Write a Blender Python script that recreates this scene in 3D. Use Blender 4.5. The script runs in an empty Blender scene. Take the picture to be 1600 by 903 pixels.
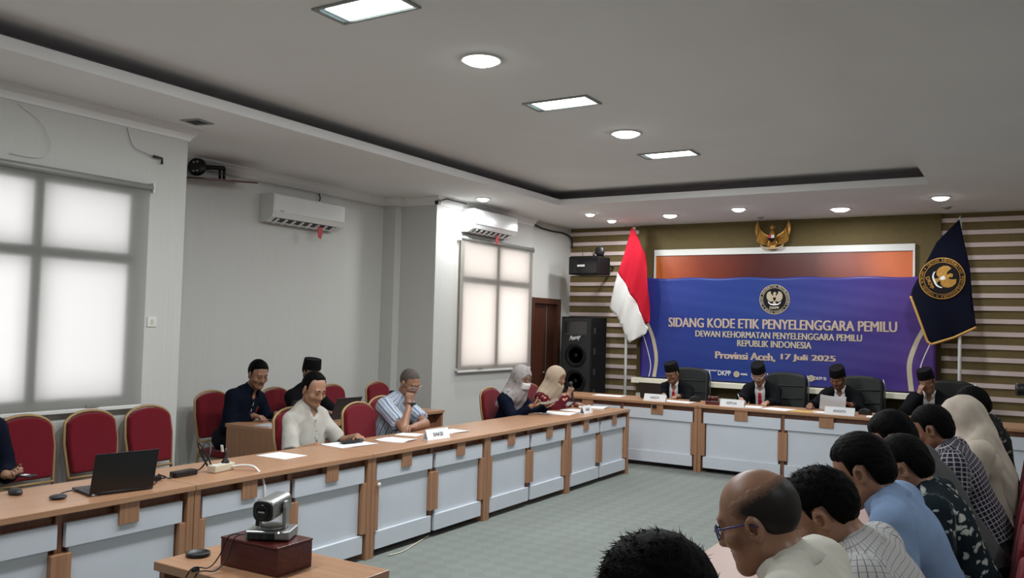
import bpy, bmesh, math, random
import numpy as np
from mathutils import Vector, Matrix, Euler

random.seed(7)
rng = np.random.default_rng(7)
SC = bpy.context.scene
COL = SC.collection
PI = math.pi
R = math.radians

# ------------------------------------------------------------------ camera
cam_d = bpy.data.cameras.new('camera')
cam = bpy.data.objects.new('camera', cam_d)
COL.objects.link(cam)
cam_d.sensor_width = 36.0
cam_d.lens = 1323.5 / 1600 * 36.0
cam_d.clip_start = 0.05
_yaw, _pit, _rol = R(31.585), R(2.442), R(1.516)
_f = Vector((-math.sin(_yaw) * math.cos(_pit), math.cos(_yaw) * math.cos(_pit), math.sin(_pit)))
_r = Vector((math.cos(_yaw), math.sin(_yaw), 0))
_u = _r.cross(_f)
_r2 = _r * math.cos(_rol) + _u * math.sin(_rol)
_u2 = -_r * math.sin(_rol) + _u * math.cos(_rol)
cam.matrix_world = Matrix(((_r2.x, _u2.x, -_f.x, 0), (_r2.y, _u2.y, -_f.y, 0), (_r2.z, _u2.z, -_f.z, 1.70), (0, 0, 0, 1)))
SC.camera = cam

# ------------------------------------------------------------------ world, exposure
world = bpy.data.worlds.new('daylight')
SC.world = world
world.use_nodes = True
_bg = world.node_tree.nodes['Background']
_bg.inputs[0].default_value = (1.0, 0.98, 0.985, 1)
_bg.inputs[1].default_value = 2.3
SC.view_settings.view_transform = 'Standard'
SC.view_settings.look = 'None'
SC.view_settings.exposure = 0.42
SC.view_settings.gamma = 1.0
SC.view_settings.use_curve_mapping = False
SC.cycles.use_denoising = True
SC.cycles.max_bounces = 7
SC.cycles.diffuse_bounces = 4
SC.cycles.glossy_bounces = 3
SC.cycles.transmission_bounces = 5
SC.cycles.transparent_max_bounces = 8
SC.cycles.sample_clamp_indirect = 4.0
SC.cycles.caustics_reflective = False
SC.cycles.caustics_refractive = False
LAMP_W = 13.0        # watts of one round downlight
PANEL_W = 30.0       # watts of one rectangular ceiling light

# ------------------------------------------------------------------ helpers
def tag(o, label=None, cat=None, group=None, kind=None):
    if label: o['label'] = label
    if cat: o['category'] = cat
    if group: o['group'] = group
    if kind: o['kind'] = kind
    return o

def empty(name, loc=(0, 0, 0), rz=0.0, label=None, cat=None, group=None):
    o = bpy.data.objects.new(name, None)
    COL.objects.link(o)
    o.location = loc
    o.rotation_euler = (0, 0, rz)
    o.empty_display_size = 0.1
    return tag(o, label, cat, group)

class MB:
    """collects verts / faces of one mesh"""
    def __init__(s):
        s.v = []; s.f = []; s.m = []; s.sm = []
    def add(s, vs, fs, mi=0, smooth=False, M=None):
        b = len(s.v)
        if M is not None:
            vs = [tuple(M @ Vector(p)) for p in vs]
        s.v += [tuple(p) for p in vs]
        for f in fs:
            s.f.append([b + i for i in f]); s.m.append(mi); s.sm.append(smooth)
        return s
    def box(s, x0, x1, y0, y1, z0, z1, mi=0, M=None):
        vs = [(x0, y0, z0), (x1, y0, z0), (x1, y1, z0), (x0, y1, z0), (x0, y0, z1), (x1, y0, z1), (x1, y1, z1), (x0, y1, z1)]
        return s.add(vs, [(0, 3, 2, 1), (4, 5, 6, 7), (0, 1, 5, 4), (1, 2, 6, 5), (2, 3, 7, 6), (3, 0, 4, 7)], mi, False, M)
    def prism(s, poly, a, b, axis='y', mi=0, M=None, smooth=False):
        """polygon (2-D) extruded between a and b along an axis; poly in the other two coords"""
        def pt(p, t):
            return {'y': (p[0], t, p[1]), 'x': (t, p[0], p[1]), 'z': (p[0], p[1], t)}[axis]
        n = len(poly)
        vs = [pt(p, a) for p in poly] + [pt(p, b) for p in poly]
        fs = [list(range(n)), list(range(2 * n - 1, n - 1, -1))] + [(i, i + n, (i + 1) % n + n, (i + 1) % n) for i in range(n)]
        return s.add(vs, fs, mi, smooth, M)
    def tube(s, pts, r, n=8, mi=0, closed=False, M=None, caps=True):
        pts = [Vector(p) for p in pts]
        N = len(pts)
        rs = r if isinstance(r, (list, tuple)) else [r] * N
        vs = []; up = None
        for i, p in enumerate(pts):
            if closed:
                t = (pts[(i + 1) % N] - pts[i - 1])
            else:
                t = pts[min(i + 1, N - 1)] - pts[max(i - 1, 0)]
            t = t.normalized() if t.length > 1e-9 else Vector((0, 0, 1))
            if up is None:
                up = Vector((0, 0, 1)) if abs(t.z) < .9 else Vector((1, 0, 0))
            a = t.cross(up)
            if a.length < 1e-6: a = t.orthogonal()
            a.normalize(); b = a.cross(t).normalized(); up = b
            for k in range(n):
                an = 2 * PI * k / n
                vs.append(p + (a * math.cos(an) + b * math.sin(an)) * rs[i])
        fs = []
        L = N if closed else N - 1
        for i in range(L):
            for k in range(n):
                j = (i + 1) % N
                fs.append((i * n + k, i * n + (k + 1) % n, j * n + (k + 1) % n, j * n + k))
        if caps and not closed:
            fs.append(list(range(n))[::-1]); fs.append([(N - 1) * n + k for k in range(n)])
        return s.add(vs, fs, mi, True, M)
    def lathe(s, prof, n=24, mi=0, M=None, smooth=True, sx=1.0, sy=1.0):
        """profile of (radius, z) turned about z"""
        vs = []; fs = []
        for r, z in prof:
            for k in range(n):
                a = 2 * PI * k / n
                vs.append((r * math.cos(a) * sx, r * math.sin(a) * sy, z))
        for i in range(len(prof) - 1):
            for k in range(n):
                fs.append((i * n + k, i * n + (k + 1) % n, (i + 1) * n + (k + 1) % n, (i + 1) * n + k))
        fs.append(list(range(n))[::-1]); fs.append([(len(prof) - 1) * n + k for k in range(n)])
        return s.add(vs, fs, mi, smooth, M)
    def ball(s, c, r, n=12, mi=0, M=None):
        rx, ry, rz = (r, r, r) if isinstance(r, (int, float)) else r
        vs = []; fs = []; h = n // 2 + 1
        for i in range(h + 1):
            th = PI * i / h
            for k in range(n):
                a = 2 * PI * k / n
                vs.append((c[0] + rx * math.sin(th) * math.cos(a), c[1] + ry * math.sin(th) * math.sin(a), c[2] + rz * math.cos(th)))
        for i in range(h):
            for k in range(n):
                fs.append(((i + 1) * n + k, (i + 1) * n + (k + 1) % n, i * n + (k + 1) % n, i * n + k))
        return s.add(vs, fs, mi, True, M)
    def mesh(s, name):
        me = bpy.data.meshes.new(name)
        me.from_pydata(s.v, [], s.f)
        me.polygons.foreach_set('material_index', s.m)
        me.polygons.foreach_set('use_smooth', s.sm)
        me.update()
        return me
    def build(s, name, mats, parent=None, bevel=0.0, loc=None, seg=2):
        me = s.mesh(name)
        for m in (mats if isinstance(mats, (list, tuple)) else [mats]):
            me.materials.append(m)
        o = bpy.data.objects.new(name, me)
        COL.objects.link(o)
        if parent: o.parent = parent
        if loc: o.location = loc
        if bevel:
            b = o.modifiers.new('bevel', 'BEVEL'); b.width = bevel; b.segments = seg; b.limit_method = 'ANGLE'; b.angle_limit = R(40)
        return o

def copy_tree(o, parent=None):
    c = o.copy(); COL.objects.link(c); c.parent = parent
    for ch in list(o.children): copy_tree(ch, c)
    return c

def rotM(loc=(0, 0, 0), e=(0, 0, 0)):
    return Matrix.Translation(loc) @ Euler(e).to_matrix().to_4x4()

_tc = {}
def text_mesh(txt, bold=0.0, extrude=0.0, shear=0.0):
    key = (txt, bold, extrude, shear)
    if key in _tc: return _tc[key]
    c = bpy.data.curves.new('lettering', 'FONT')
    c.body = txt; c.size = 1.0; c.offset = bold; c.extrude = extrude; c.resolution_u = 3; c.shear = shear
    o = bpy.data.objects.new('lettering', c)
    COL.objects.link(o)
    dg = bpy.context.evaluated_depsgraph_get()
    me = o.evaluated_get(dg).to_mesh()
    vs = [tuple(v.co) for v in me.vertices]; fs = [list(p.vertices) for p in me.polygons]
    o.evaluated_get(dg).to_mesh_clear()
    bpy.data.objects.remove(o); bpy.data.curves.remove(c)
    _tc[key] = (vs, fs)
    return _tc[key]

def fit_text(txt, w, h, bold=0.0, extrude=0.0, shear=0.0):
    """lettering scaled into a box centred on 0: x right, y up"""
    vs, fs = text_mesh(txt, bold, extrude, shear)
    xs = [v[0] for v in vs]; ys = [v[1] for v in vs]
    x0, x1, y0, y1 = min(xs), max(xs), min(ys), max(ys)
    sx = w / (x1 - x0); sy = h / (y1 - y0)
    return [((v[0] - (x0 + x1) / 2) * sx, (v[1] - (y0 + y1) / 2) * sy, v[2]) for v in vs], fs

def arc_text(mb, txt, rad, a0, a1, h, outward=True, mi=0, fn=None):
    """letters set along an arc (angles in degrees, clockwise from a0 to a1)"""
    n = len(txt)
    for i, ch in enumerate(txt):
        if ch == ' ': continue
        a = R(a0 + (a1 - a0) * (i + .5) / n)
        w = abs(R(a1 - a0)) * rad / n * .8
        if ch in 'I': w *= .35
        vs, fs = fit_text(ch, w, h, .01)
        ca, sa = math.cos(a), math.sin(a)
        ex, ey = ((sa, -ca), (ca, sa)) if outward else ((-sa, ca), (-ca, -sa))
        pts = [(rad * ca + v[0] * ex[0] + v[1] * ey[0], rad * sa + v[0] * ex[1] + v[1] * ey[1]) for v in vs]
        mb.add([fn(p[0], p[1]) for p in pts] if fn else [(p[0], 0, p[1]) for p in pts], fs, mi)

# ------------------------------------------------------------------ materials
def nodes_of(name):
    m = bpy.data.materials.new(name); m.use_nodes = True
    nt = m.node_tree; return m, nt, nt.nodes['Principled BSDF']

def N(nt, typ, **kw):
    n = nt.nodes.new(typ)
    for k, v in kw.items():
        if k.startswith('i_'):
            n.inputs[int(k[2:]) if k[2:].isdigit() else k[2:].replace('_', ' ')].default_value = v
        else: setattr(n, k, v)
    return n

def L(nt, a, ao, b, bi): nt.links.new(a.outputs[ao], b.inputs[bi])

def ramp(nt, stops, interp='LINEAR'):
    n = nt.nodes.new('ShaderNodeValToRGB'); cr = n.color_ramp; cr.interpolation = interp
    while len(cr.elements) < len(stops): cr.elements.new(.5)
    for e, (p, c) in zip(cr.elements, stops):
        e.position = p; e.color = (c[0], c[1], c[2], 1)
    return n

def plain(name, col, rough=.5, metal=0.0, spec=.5, noise=0.0, scale=40.0, bump=0.0, bscale=200.0, coat=0.0, sheen=0.0):
    m, nt, p = nodes_of(name)
    p.inputs['Base Color'].default_value = (*col, 1); p.inputs['Roughness'].default_value = rough
    p.inputs['Metallic'].default_value = metal; p.inputs['Specular IOR Level'].default_value = spec
    if coat: p.inputs['Coat Weight'].default_value = coat
    if sheen: p.inputs['Sheen Weight'].default_value = sheen
    tc = N(nt, 'ShaderNodeTexCoord')
    if noise:
        n = N(nt, 'ShaderNodeTexNoise', i_Scale=scale, i_Detail=4.0); L(nt, tc, 'Object', n, 'Vector')
        lo = tuple(c * (1 - noise) for c in col); hi = tuple(min(1, c * (1 + noise)) for c in col)
        r = ramp(nt, [(.3, lo), (.7, hi)]); L(nt, n, 'Fac', r, 'Fac'); L(nt, r, 'Color', p, 'Base Color')
    if bump:
        n = N(nt, 'ShaderNodeTexNoise', i_Scale=bscale, i_Detail=3.0); L(nt, tc, 'Object', n, 'Vector')
        b = N(nt, 'ShaderNodeBump', i_Strength=bump, i_Distance=.01); L(nt, n, 'Fac', b, 'Height'); L(nt, b, 'Normal', p, 'Normal')
    return m

def wood(name, c0, c1, rough=.38, axis='X', scale=1.0):
    """straight-grained laminate; grain runs along the given object axis"""
    m, nt, p = nodes_of(name)
    tc = N(nt, 'ShaderNodeTexCoord'); mp = N(nt, 'ShaderNodeMapping')
    s = {'X': (1.2, 55, 55), 'Y': (55, 1.2, 55), 'Z': (55, 55, 1.2)}[axis]
    mp.inputs['Scale'].default_value = tuple(v * scale for v in s)
    L(nt, tc, 'Object', mp, 'Vector')
    n = N(nt, 'ShaderNodeTexNoise', i_Scale=1.0, i_Detail=6.0, i_Roughness=.6); L(nt, mp, 'Vector', n, 'Vector')
    r = ramp(nt, [(.28, c0), (.5, tuple((a + b) / 2 for a, b in zip(c0, c1))), (.72, c1)]); L(nt, n, 'Fac', r, 'Fac'); L(nt, r, 'Color', p, 'Base Color')
    p.inputs['Roughness'].default_value = rough
    b = N(nt, 'ShaderNodeBump', i_Strength=.04, i_Distance=.01); L(nt, n, 'Fac', b, 'Height'); L(nt, b, 'Normal', p, 'Normal')
    return m

def emit(name, col, strength):
    m, nt, p = nodes_of(name)
    p.inputs['Base Color'].default_value = (*col, 1)
    p.inputs['Emission Color'].default_value = (*col, 1); p.inputs['Emission Strength'].default_value = strength
    return m

M = {}
W0, W1 = (.28, .135, .070), (.41, .218, .120)
M['wood_x'] = wood('oak laminate', W0, W1, axis='X')
M['wood_z'] = wood('oak laminate upright', W0, W1, axis='Z')
M['wood_top'] = wood('oak laminate top', (.36, .185, .098), (.46, .258, .148), rough=.32, axis='X')
M['wood_pink'] = wood('pale laminate top', (.42, .27, .215), (.47, .315, .255), rough=.3, axis='X')
M['wood_dark_shade'] = wood('dark shaded laminate', (.20, .082, .048), (.29, .13, .078), axis='Z')  # shadow of the desk recesses is put into the wood tone
M['mahogany'] = wood('mahogany', (.045, .008, .007), (.115, .02, .016), rough=.25, axis='X')
M['door'] = wood('dark door', (.045, .014, .008), (.10, .035, .02), axis='Z', rough=.35)
M['white_lam'] = plain('white laminate', (.60, .635, .685), .45, noise=.03, scale=3)
M['white_paint'] = plain('white plastic', (.72, .73, .70), .4)
M['ledge'] = plain('cream painted ledge', (.82, .78, .62), .6)
M['cream'] = plain('cream plastic', (.62, .57, .44), .45)
M['black'] = plain('black plastic', (.008, .008, .010), .42)
M['speaker'] = plain('black speaker cabinet', (.0045, .0045, .005), .6, spec=.22)
M['blackgloss'] = plain('black glossy plastic', (.006, .006, .008), .15)
M['charcoal'] = plain('charcoal plastic', (.03, .03, .033), .5)
M['silver'] = plain('silver metal', (.36, .37, .36), .35, .8)
M['steel'] = plain('brushed steel', (.45, .45, .45), .3, 1.0)
M['goldframe'] = plain('gold painted tube', (.36, .235, .105), .45, .2)
M['gold'] = plain('gilded carving', (.42, .22, .045), .38, .6, noise=.2, scale=30)
M['red_fab'] = plain('red upholstery', (.155, .004, .012), .9, bump=.25, bscale=700, noise=.12, scale=60, spec=.2, sheen=.15)
M['leather'] = plain('black leather', (.008, .010, .009), .42, spec=.35, bump=.15, bscale=260)
M['paper'] = plain('white paper', (.80, .82, .83), .8)
M['paper_grey'] = plain('grey printed and shaded paper', (.45, .45, .46), .8)
M['envelope'] = plain('manila envelope', (.60, .38, .10), .8)
M['alu'] = plain('grey aluminium frame', (.30, .31, .29), .45, .3)
M['ink'] = plain('dark ink', (.09, .10, .12), .8)
M['white'] = plain('white print', (.78, .78, .78), .6)
M['red'] = plain('red plastic', (.50, .015, .02), .5)
M['redtie'] = plain('red satin tie', (.50, .012, .03), .5)
M['rubber'] = plain('black rubber', (.012, .012, .012), .7)
M['brass'] = plain('brass', (.5, .35, .12), .3, .9)
M['khaki'] = plain('khaki panel', (.128, .094, .031), .75, noise=.06, scale=14)
M['brown'] = plain('brown slat', (.165, .118, .042), .75, noise=.08, scale=14)
M['pinkslat'] = plain('pale pink slat', (.74, .61, .58), .7, noise=.03, scale=10)
M['ceiling'] = plain('ceiling paint', (.83, .84, .84), .9, noise=.02, scale=1.2)
M['cove'] = plain('cove paint with shade', (.42, .37, .40), .9)  # shade of the unlit cove is put into this colour
M['glass'] = None
def clear(m, nt, tint, gloss):
    t = N(nt, 'ShaderNodeBsdfTransparent'); t.inputs[0].default_value = (*tint, 1)
    g = N(nt, 'ShaderNodeBsdfGlossy'); g.inputs['Roughness'].default_value = .03
    mx = N(nt, 'ShaderNodeMixShader'); mx.inputs[0].default_value = gloss
    L(nt, t, 0, mx, 1); L(nt, g, 0, mx, 2); L(nt, mx, 0, nt.nodes['Material Output'], 'Surface')
    return m
def _glass():
    m, nt, p = nodes_of('window glass')
    return clear(m, nt, (.95, .95, .95), .06)
M['glass'] = _glass()
def _lens():
    m, nt, p = nodes_of('spectacle lens')
    return clear(m, nt, (.93, .94, .95), .07)
M['lens'] = _lens()
def _blind(name, col):
    m, nt, p = nodes_of(name)
    tr = N(nt, 'ShaderNodeBsdfTranslucent'); tr.inputs[0].default_value = (*col, 1)
    df = N(nt, 'ShaderNodeBsdfDiffuse'); df.inputs[0].default_value = (.5, .5, .47, 1)
    mx = N(nt, 'ShaderNodeMixShader'); mx.inputs[0].default_value = .28
    tc = N(nt, 'ShaderNodeTexCoord'); n = N(nt, 'ShaderNodeTexNoise', i_Scale=400.0); L(nt, tc, 'Object', n, 'Vector')
    b = N(nt, 'ShaderNodeBump', i_Strength=.05); L(nt, n, 'Fac', b, 'Height'); L(nt, b, 'Normal', df, 'Normal')
    L(nt, tr, 0, mx, 1); L(nt, df, 0, mx, 2)
    L(nt, mx, 0, nt.nodes['Material Output'], 'Surface')
    return m
M['blind_cool'] = _blind('blind cloth', (.70, .70, .70))
M['blind_warm'] = _blind('blind cloth cream', (.74, .67, .61))
def _wall():
    m, nt, p = nodes_of('vinyl wallpaper')
    tc = N(nt, 'ShaderNodeTexCoord'); mp = N(nt, 'ShaderNodeMapping'); mp.inputs['Scale'].default_value = (60, 60, 1.0)
    L(nt, tc, 'Object', mp, 'Vector')
    n = N(nt, 'ShaderNodeTexNoise', i_Scale=1.0, i_Detail=5.0); L(nt, mp, 'Vector', n, 'Vector')
    r = ramp(nt, [(.3, (.575, .58, .55)), (.7, (.60, .605, .575))]); L(nt, n, 'Fac', r, 'Fac'); L(nt, r, 'Color', p, 'Base Color')
    p.inputs['Roughness'].default_value = .7
    b = N(nt, 'ShaderNodeBump', i_Strength=.06, i_Distance=.01); L(nt, n, 'Fac', b, 'Height'); L(nt, b, 'Normal', p, 'Normal')
    return m
M['wall'] = _wall()
def _carpet():
    m, nt, p = nodes_of('grey carpet')
    tc = N(nt, 'ShaderNodeTexCoord')
    mp = N(nt, 'ShaderNodeMapping'); mp.inputs['Rotation'].default_value = (0, 0, R(45)); mp.inputs['Scale'].default_value = (1, 1, 1)
    L(nt, tc, 'Object', mp, 'Vector')
    ck = N(nt, 'ShaderNodeTexChecker', i_Scale=9.0); L(nt, mp, 'Vector', ck, 'Vector')
    n = N(nt, 'ShaderNodeTexNoise', i_Scale=180.0, i_Detail=2.0); L(nt, tc, 'Object', n, 'Vector')
    n2 = N(nt, 'ShaderNodeTexNoise', i_Scale=1.3, i_Detail=3.0); L(nt, tc, 'Object', n2, 'Vector')
    r = ramp(nt, [(.3, (.185, .205, .188)), (.7, (.285, .31, .285))]); L(nt, n, 'Fac', r, 'Fac')
    mx = N(nt, 'ShaderNodeMix', data_type='RGBA', blend_type='MULTIPLY'); mx.inputs[0].default_value = .18
    L(nt, r, 'Color', mx, 6); L(nt, ck, 'Fac', mx, 7)
    ck.inputs['Color1'].default_value = (1, 1, 1, 1); ck.inputs['Color2'].default_value = (.6, .6, .6, 1)
    L(nt, ck, 'Color', mx, 7)
    mx2 = N(nt, 'ShaderNodeMix', data_type='RGBA', blend_type='MULTIPLY'); mx2.inputs[0].default_value = .2
    L(nt, mx, 2, mx2, 6); L(nt, n2, 'Fac', mx2, 7)
    L(nt, mx2, 2, p, 'Base Color'); p.inputs['Roughness'].default_value = .95; p.inputs['Specular IOR Level'].default_value = .15
    b = N(nt, 'ShaderNodeBump', i_Strength=.4, i_Distance=.01); L(nt, n, 'Fac', b, 'Height'); L(nt, b, 'Normal', p, 'Normal')
    return m
M['carpet'] = _carpet()
M['lamp_on'] = emit('downlight diffuser', (1.0, .99, .97), 12.0)
M['panel_on'] = emit('fluorescent tube', (.92, .98, 1.0), 5.0)
M['troffer'] = plain('troffer reflector', (.60, .78, .80), .3)
# ------------------------------------------------------------------ the room
ZS, ZU = 3.26, 3.45            # soffit and raised ceiling
XN, XR, XF = -6.0, -7.0, -6.25  # left wall: near part, recess, far part
YB = 12.0
XRW, YRW = 2.75, -1.4
st = lambda o: tag(o, kind='structure')

st(MB().box(-7.3, XRW + .2, YRW - .2, YB + .2, -.1, 0).build('floor', M['carpet']))

# ceiling: soffit ring, lips, cove behind the lips with its shade in the paint, raised field
c = MB()
tx0, tx1, ty0, ty1 = -5.2, -.9, -.6, 9.58
c.box(-7.3, tx0, YRW - .2, YB + .2, ZS, ZS + .03); c.box(tx1, XRW + .2, YRW - .2, YB + .2, ZS, ZS + .03)
c.box(tx0, tx1, ty1, YB + .2, ZS, ZS + .03); c.box(tx0, tx1, YRW - .2, ty0, ZS, ZS + .03)
for x0, x1, y0, y1 in ((tx0 - .03, tx0, ty0, ty1), (tx1, tx1 + .03, ty0, ty1), (tx0, tx1, ty1, ty1 + .03), (tx0, tx1, ty0 - .03, ty0)):
    c.box(x0, x1, y0, y1, ZS + .03, ZS + .078)
c.box(tx0 - .35, tx1 + .35, ty0 - .35, ty1 + .35, ZU, ZU + .05)
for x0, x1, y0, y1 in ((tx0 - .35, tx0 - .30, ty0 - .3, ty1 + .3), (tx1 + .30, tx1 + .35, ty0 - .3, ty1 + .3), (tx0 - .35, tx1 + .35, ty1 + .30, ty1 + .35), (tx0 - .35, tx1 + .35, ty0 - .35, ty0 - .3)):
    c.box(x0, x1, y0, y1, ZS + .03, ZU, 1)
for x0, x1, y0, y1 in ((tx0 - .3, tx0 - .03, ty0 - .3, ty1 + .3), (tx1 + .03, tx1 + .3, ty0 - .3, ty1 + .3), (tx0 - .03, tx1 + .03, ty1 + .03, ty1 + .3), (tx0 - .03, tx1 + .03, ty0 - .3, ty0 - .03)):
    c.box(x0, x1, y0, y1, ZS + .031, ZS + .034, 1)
st(c.build('ceiling', [M['ceiling'], M['cove']]))

def wall_open(mb, x0, x1, y0, y1, z0, z1, holes, mi=0):
    """a wall slab along y with rectangular holes (ya, yb, za, zb)"""
    ys = y0
    for ya, yb, za, zb in sorted(holes):
        mb.box(x0, x1, ys, ya, z0, z1, mi)
        if za > z0: mb.box(x0, x1, ya, yb, z0, za, mi)
        mb.box(x0, x1, ya, yb, zb, z1, mi)
        ys = yb
    mb.box(x0, x1, ys, y1, z0, z1, mi)

YN = 4.54
YP = 8.35
YE = 10.72
W1 = (2.56, 4.04, 1.05, 2.66)
W0_ = (.25, 1.75, 1.04, 2.66)
W2 = (8.86, 10.58, 1.13, 2.78)
D1 = (10.80, 11.60, 0.0, 2.07)
w = MB()
wall_open(w, XN - .22, XN, YRW, YN, 0, ZU, [W1, W0_])
w.box(XR - .2, XN - .22, YN - .22, YN, 0, ZU)            # return of the near part
w.box(XR - .2, XR, YN, YP, 0, ZU)                        # recess
w.box(XR, XR + .2, YP - .12, YP, 0, ZU)                  # narrow pilaster in the recess corner
w.box(XR - .2, XF - .22, YP, YP + .2, 0, ZU)             # return of the far part
wall_open(w, XF - .22, XF, YP, YE, 0, ZU, [W2])
wall_open(w, XF - .28, XF - .04, YE, YB, 0, ZU, [D1])
st(w.build('wall_left', M['wall']))

wb = MB()
wb.box(-7.3, XRW, YB, YB + .2, 0, ZU)
WB = st(wb.build('wall_back', M['brown']))
st(MB().box(XRW, XRW + .2, YRW, YB + .2, 0, ZU).build('wall_right', M['wall']))
st(MB().box(-7.3, XRW + .2, YRW - .2, YRW, 0, ZU).build('wall_rear', M['wall']))

# cornice round the left wall
def crown(path, name):
    prof = [(0, 0), (.012, 0), (.02, .02), (.045, .05), (.06, .075), (.075, .08), (.075, .10), (0, .10)]
    mb = MB()
    n = len(path)
    ds = []
    for i in range(n - 1):
        d = Vector((path[i + 1][0] - path[i][0], path[i + 1][1] - path[i][1])); d.normalize(); ds.append(Vector((d.y, -d.x)))
    rings = []
    for i in range(n):
        if i == 0: off = ds[0]
        elif i == n - 1: off = ds[-1]
        else:
            a, b = ds[i - 1], ds[i]; off = (a + b) / (1 + a.dot(b))
        rings.append([(path[i][0] + off.x * p, path[i][1] + off.y * p, ZS - .10 + q) for p, q in prof])
    k = len(prof)
    for i in range(n - 1):
        mb.add(rings[i] + rings[i + 1], [(j, (j + 1) % k, k + (j + 1) % k, k + j) for j in range(k)])
    mb.add(rings[0], [list(range(k))]); mb.add(rings[-1], [list(range(k))[::-1]])
    st(mb.build(name, M['ceiling']))
crown([(XN, YRW), (XN, YN), (XR, YN), (XR, YP - .12), (XR + .2, YP - .12), (XR + .2, YP), (XF, YP), (XF, YE)], 'trim_1')
bb = MB()
for x0, y0, y1 in ((XN, YRW, YN), (XR, YN, YP - .12), (XF, YP, YE), (XF - .04, YE, D1[0] - .06), (XF - .04, D1[1] + .06, YB)):
    bb.box(x0, x0 + .012, y0, y1, 0, .1)
bb.box(XR + .2, XF, YP - .012, YP, 0, .1)
st(bb.build('baseboard_left', M['white_paint']))

# striped back wall: every slat its own piece
def slats(x0, x1):
    zz = 3.17 - .1585 * 19
    sl = MB().box(0, x1 - x0, -.022, 0, 0, .056).mesh('slat'); sl.materials.append(M['pinkslat'])
    for k in range(21):
        z = zz + .1585 * k - .028
        if z < .02: continue
        if z > ZS - .05: break
        o = bpy.data.objects.new('slat', sl); COL.objects.link(o); o.parent = WB
        o.location = (x0, YB, z)
slats(XF - .04, -5.10)
slats(-.98, XRW)
# khaki centre field with two cream ledges
MB().box(-5.10, -.98, YB - .06, YB, 0, ZS).build('centre_panel', M['khaki'], WB, .004)
for z0, z1, dy in ((.90, .972, .34), (.66, .74, .155)):
    MB().box(-5.06, -1.0, YB - dy, YB - .06, z0, z1).build('ledge', M['ledge'], WB, .004)

# windows
def window(name, X, y0, y1, z0, z1, cols, transom):
    o = empty(name, (X - .02, (y0 + y1) / 2, z0)); tag(o, kind='structure')
    hw = (y1 - y0) / 2; h = z1 - z0; t = .045
    f = MB(); f.box(-.04, .04, -hw, -hw + t, 0, h); f.box(-.04, .04, hw - t, hw, 0, h); f.box(-.04, .04, -hw + t, hw - t, 0, t); f.box(-.04, .04, -hw + t, hw - t, h - t, h)
    f.build('window_frame', M['alu'], o)
    for k in range(1, cols):
        y = -hw + (2 * hw) * k / cols
        MB().box(-.045, .045, y - .045, y + .045, t, h - t).build('mullion', M['alu'], o)
    tz = transom - z0
    for k in range(cols):
        ya = -hw + 2 * hw * k / cols + .045; yb = -hw + 2 * hw * (k + 1) / cols - .045
        MB().box(-.045, .045, ya, yb, tz - .05, tz + .05).build('transom', M['alu'], o)
        MB().box(-.004, .004, ya, yb, t, tz - .05).build('pane', M['glass'], o)
        MB().box(-.004, .004, ya, yb, tz + .05, h - t).build('pane', M['glass'], o)
    MB().box(.02, .05, -hw - .04, hw + .04, -.03, 0).build('window_sill', M['white_paint'], o)
    return o
window('window_1', XN, *W1, 2, 2.13)
window('window_2', XF, *W2, 2, 2.27)
window('window_3', XN, *W0_, 2, 2.13)

def blind(label, X, y0, y1, z0, z1, mat):
    o = empty('roller_blind', (X + .05, (y0 + y1) / 2, z0), 0, label, 'blind', 'roller blinds on the windows')
    hw = (y1 - y0) / 2; h = z1 - z0
    b = MB()
    n = 16
    for i in range(n + 1):
        y = -hw + .02 + (2 * hw - .04) * i / n
        dx = .004 * math.sin(i * 1.7)
        b.v += [(dx, y, .0), (dx * .3, y, h - .03)]
    b.f = [(2 * i, 2 * i + 2, 2 * i + 3, 2 * i + 1) for i in range(n)]; b.m = [0] * n; b.sm = [True] * n
    b.build('cloth', mat, o)
    MB().tube([(-.005, -hw, h - .02), (-.005, hw, h - .02)], .028, 12).build('roller_tube', M['alu'], o)
    MB().box(-.012, .012, -hw + .02, hw - .02, -.022, .006).build('bottom_bar', M['white_paint'], o, .004)
    for y in (-hw * .45, hw * .5):
        MB().box(.012, .022, y - .05, y + .05, .012, .03).build('pull_tab', M['alu'], o)
    for s in (-1, 1):
        MB().box(-.045, .02, s * (hw + .004) - .008, s * (hw + .004) + .008, h - .06, h + .02).build('bracket', M['white_paint'], o, .003)
    return o
blind('wide pale roller blind glowing over the window behind the row of red chairs', XN, 2.48, 4.19, 1.0, 2.73, M['blind_cool'])
blind('cream roller blind over the far window below the air conditioner', XF, 8.80, 10.66, 1.10, 2.82, M['blind_warm'])
blind('pale roller blind on the near window outside the left edge', XN, .17, 1.83, 1.0, 2.73, M['blind_cool'])

# door with its frame, one leaf ajar strip of glass
d = empty('door_1', (XF - .06, (D1[0] + D1[1]) / 2, 0)); tag(d, kind='structure')
hw = (D1[1] - D1[0]) / 2
f = MB(); f.box(-.06, .055, -hw - .05, -hw + .035, 0, 2.12); f.box(-.06, .055, hw - .035, hw + .05, 0, 2.12); f.box(-.06, .055, -hw + .035, hw - .035, 2.035, 2.12)
f.build('door_frame', M['door'], d, .004)
MB().box(-.05, -.01, -hw + .035, .10, .01, 2.035).build('door_leaf', M['door'], d, .003)
MB().box(-.03, -.02, .10, .13, .01, 2.035).build('edge_strip', M['alu'], d)
MB().box(-.05, -.01, .13, hw - .035, .01, 2.035).build('side_leaf', M['door'], d, .003)
hm = MB(); hm.tube([(-.01, .05, 1.0), (.04, .05, 1.0), (.04, -.06, 1.0)], .009); hm.build('door_handle', M['steel'], d)

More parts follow.
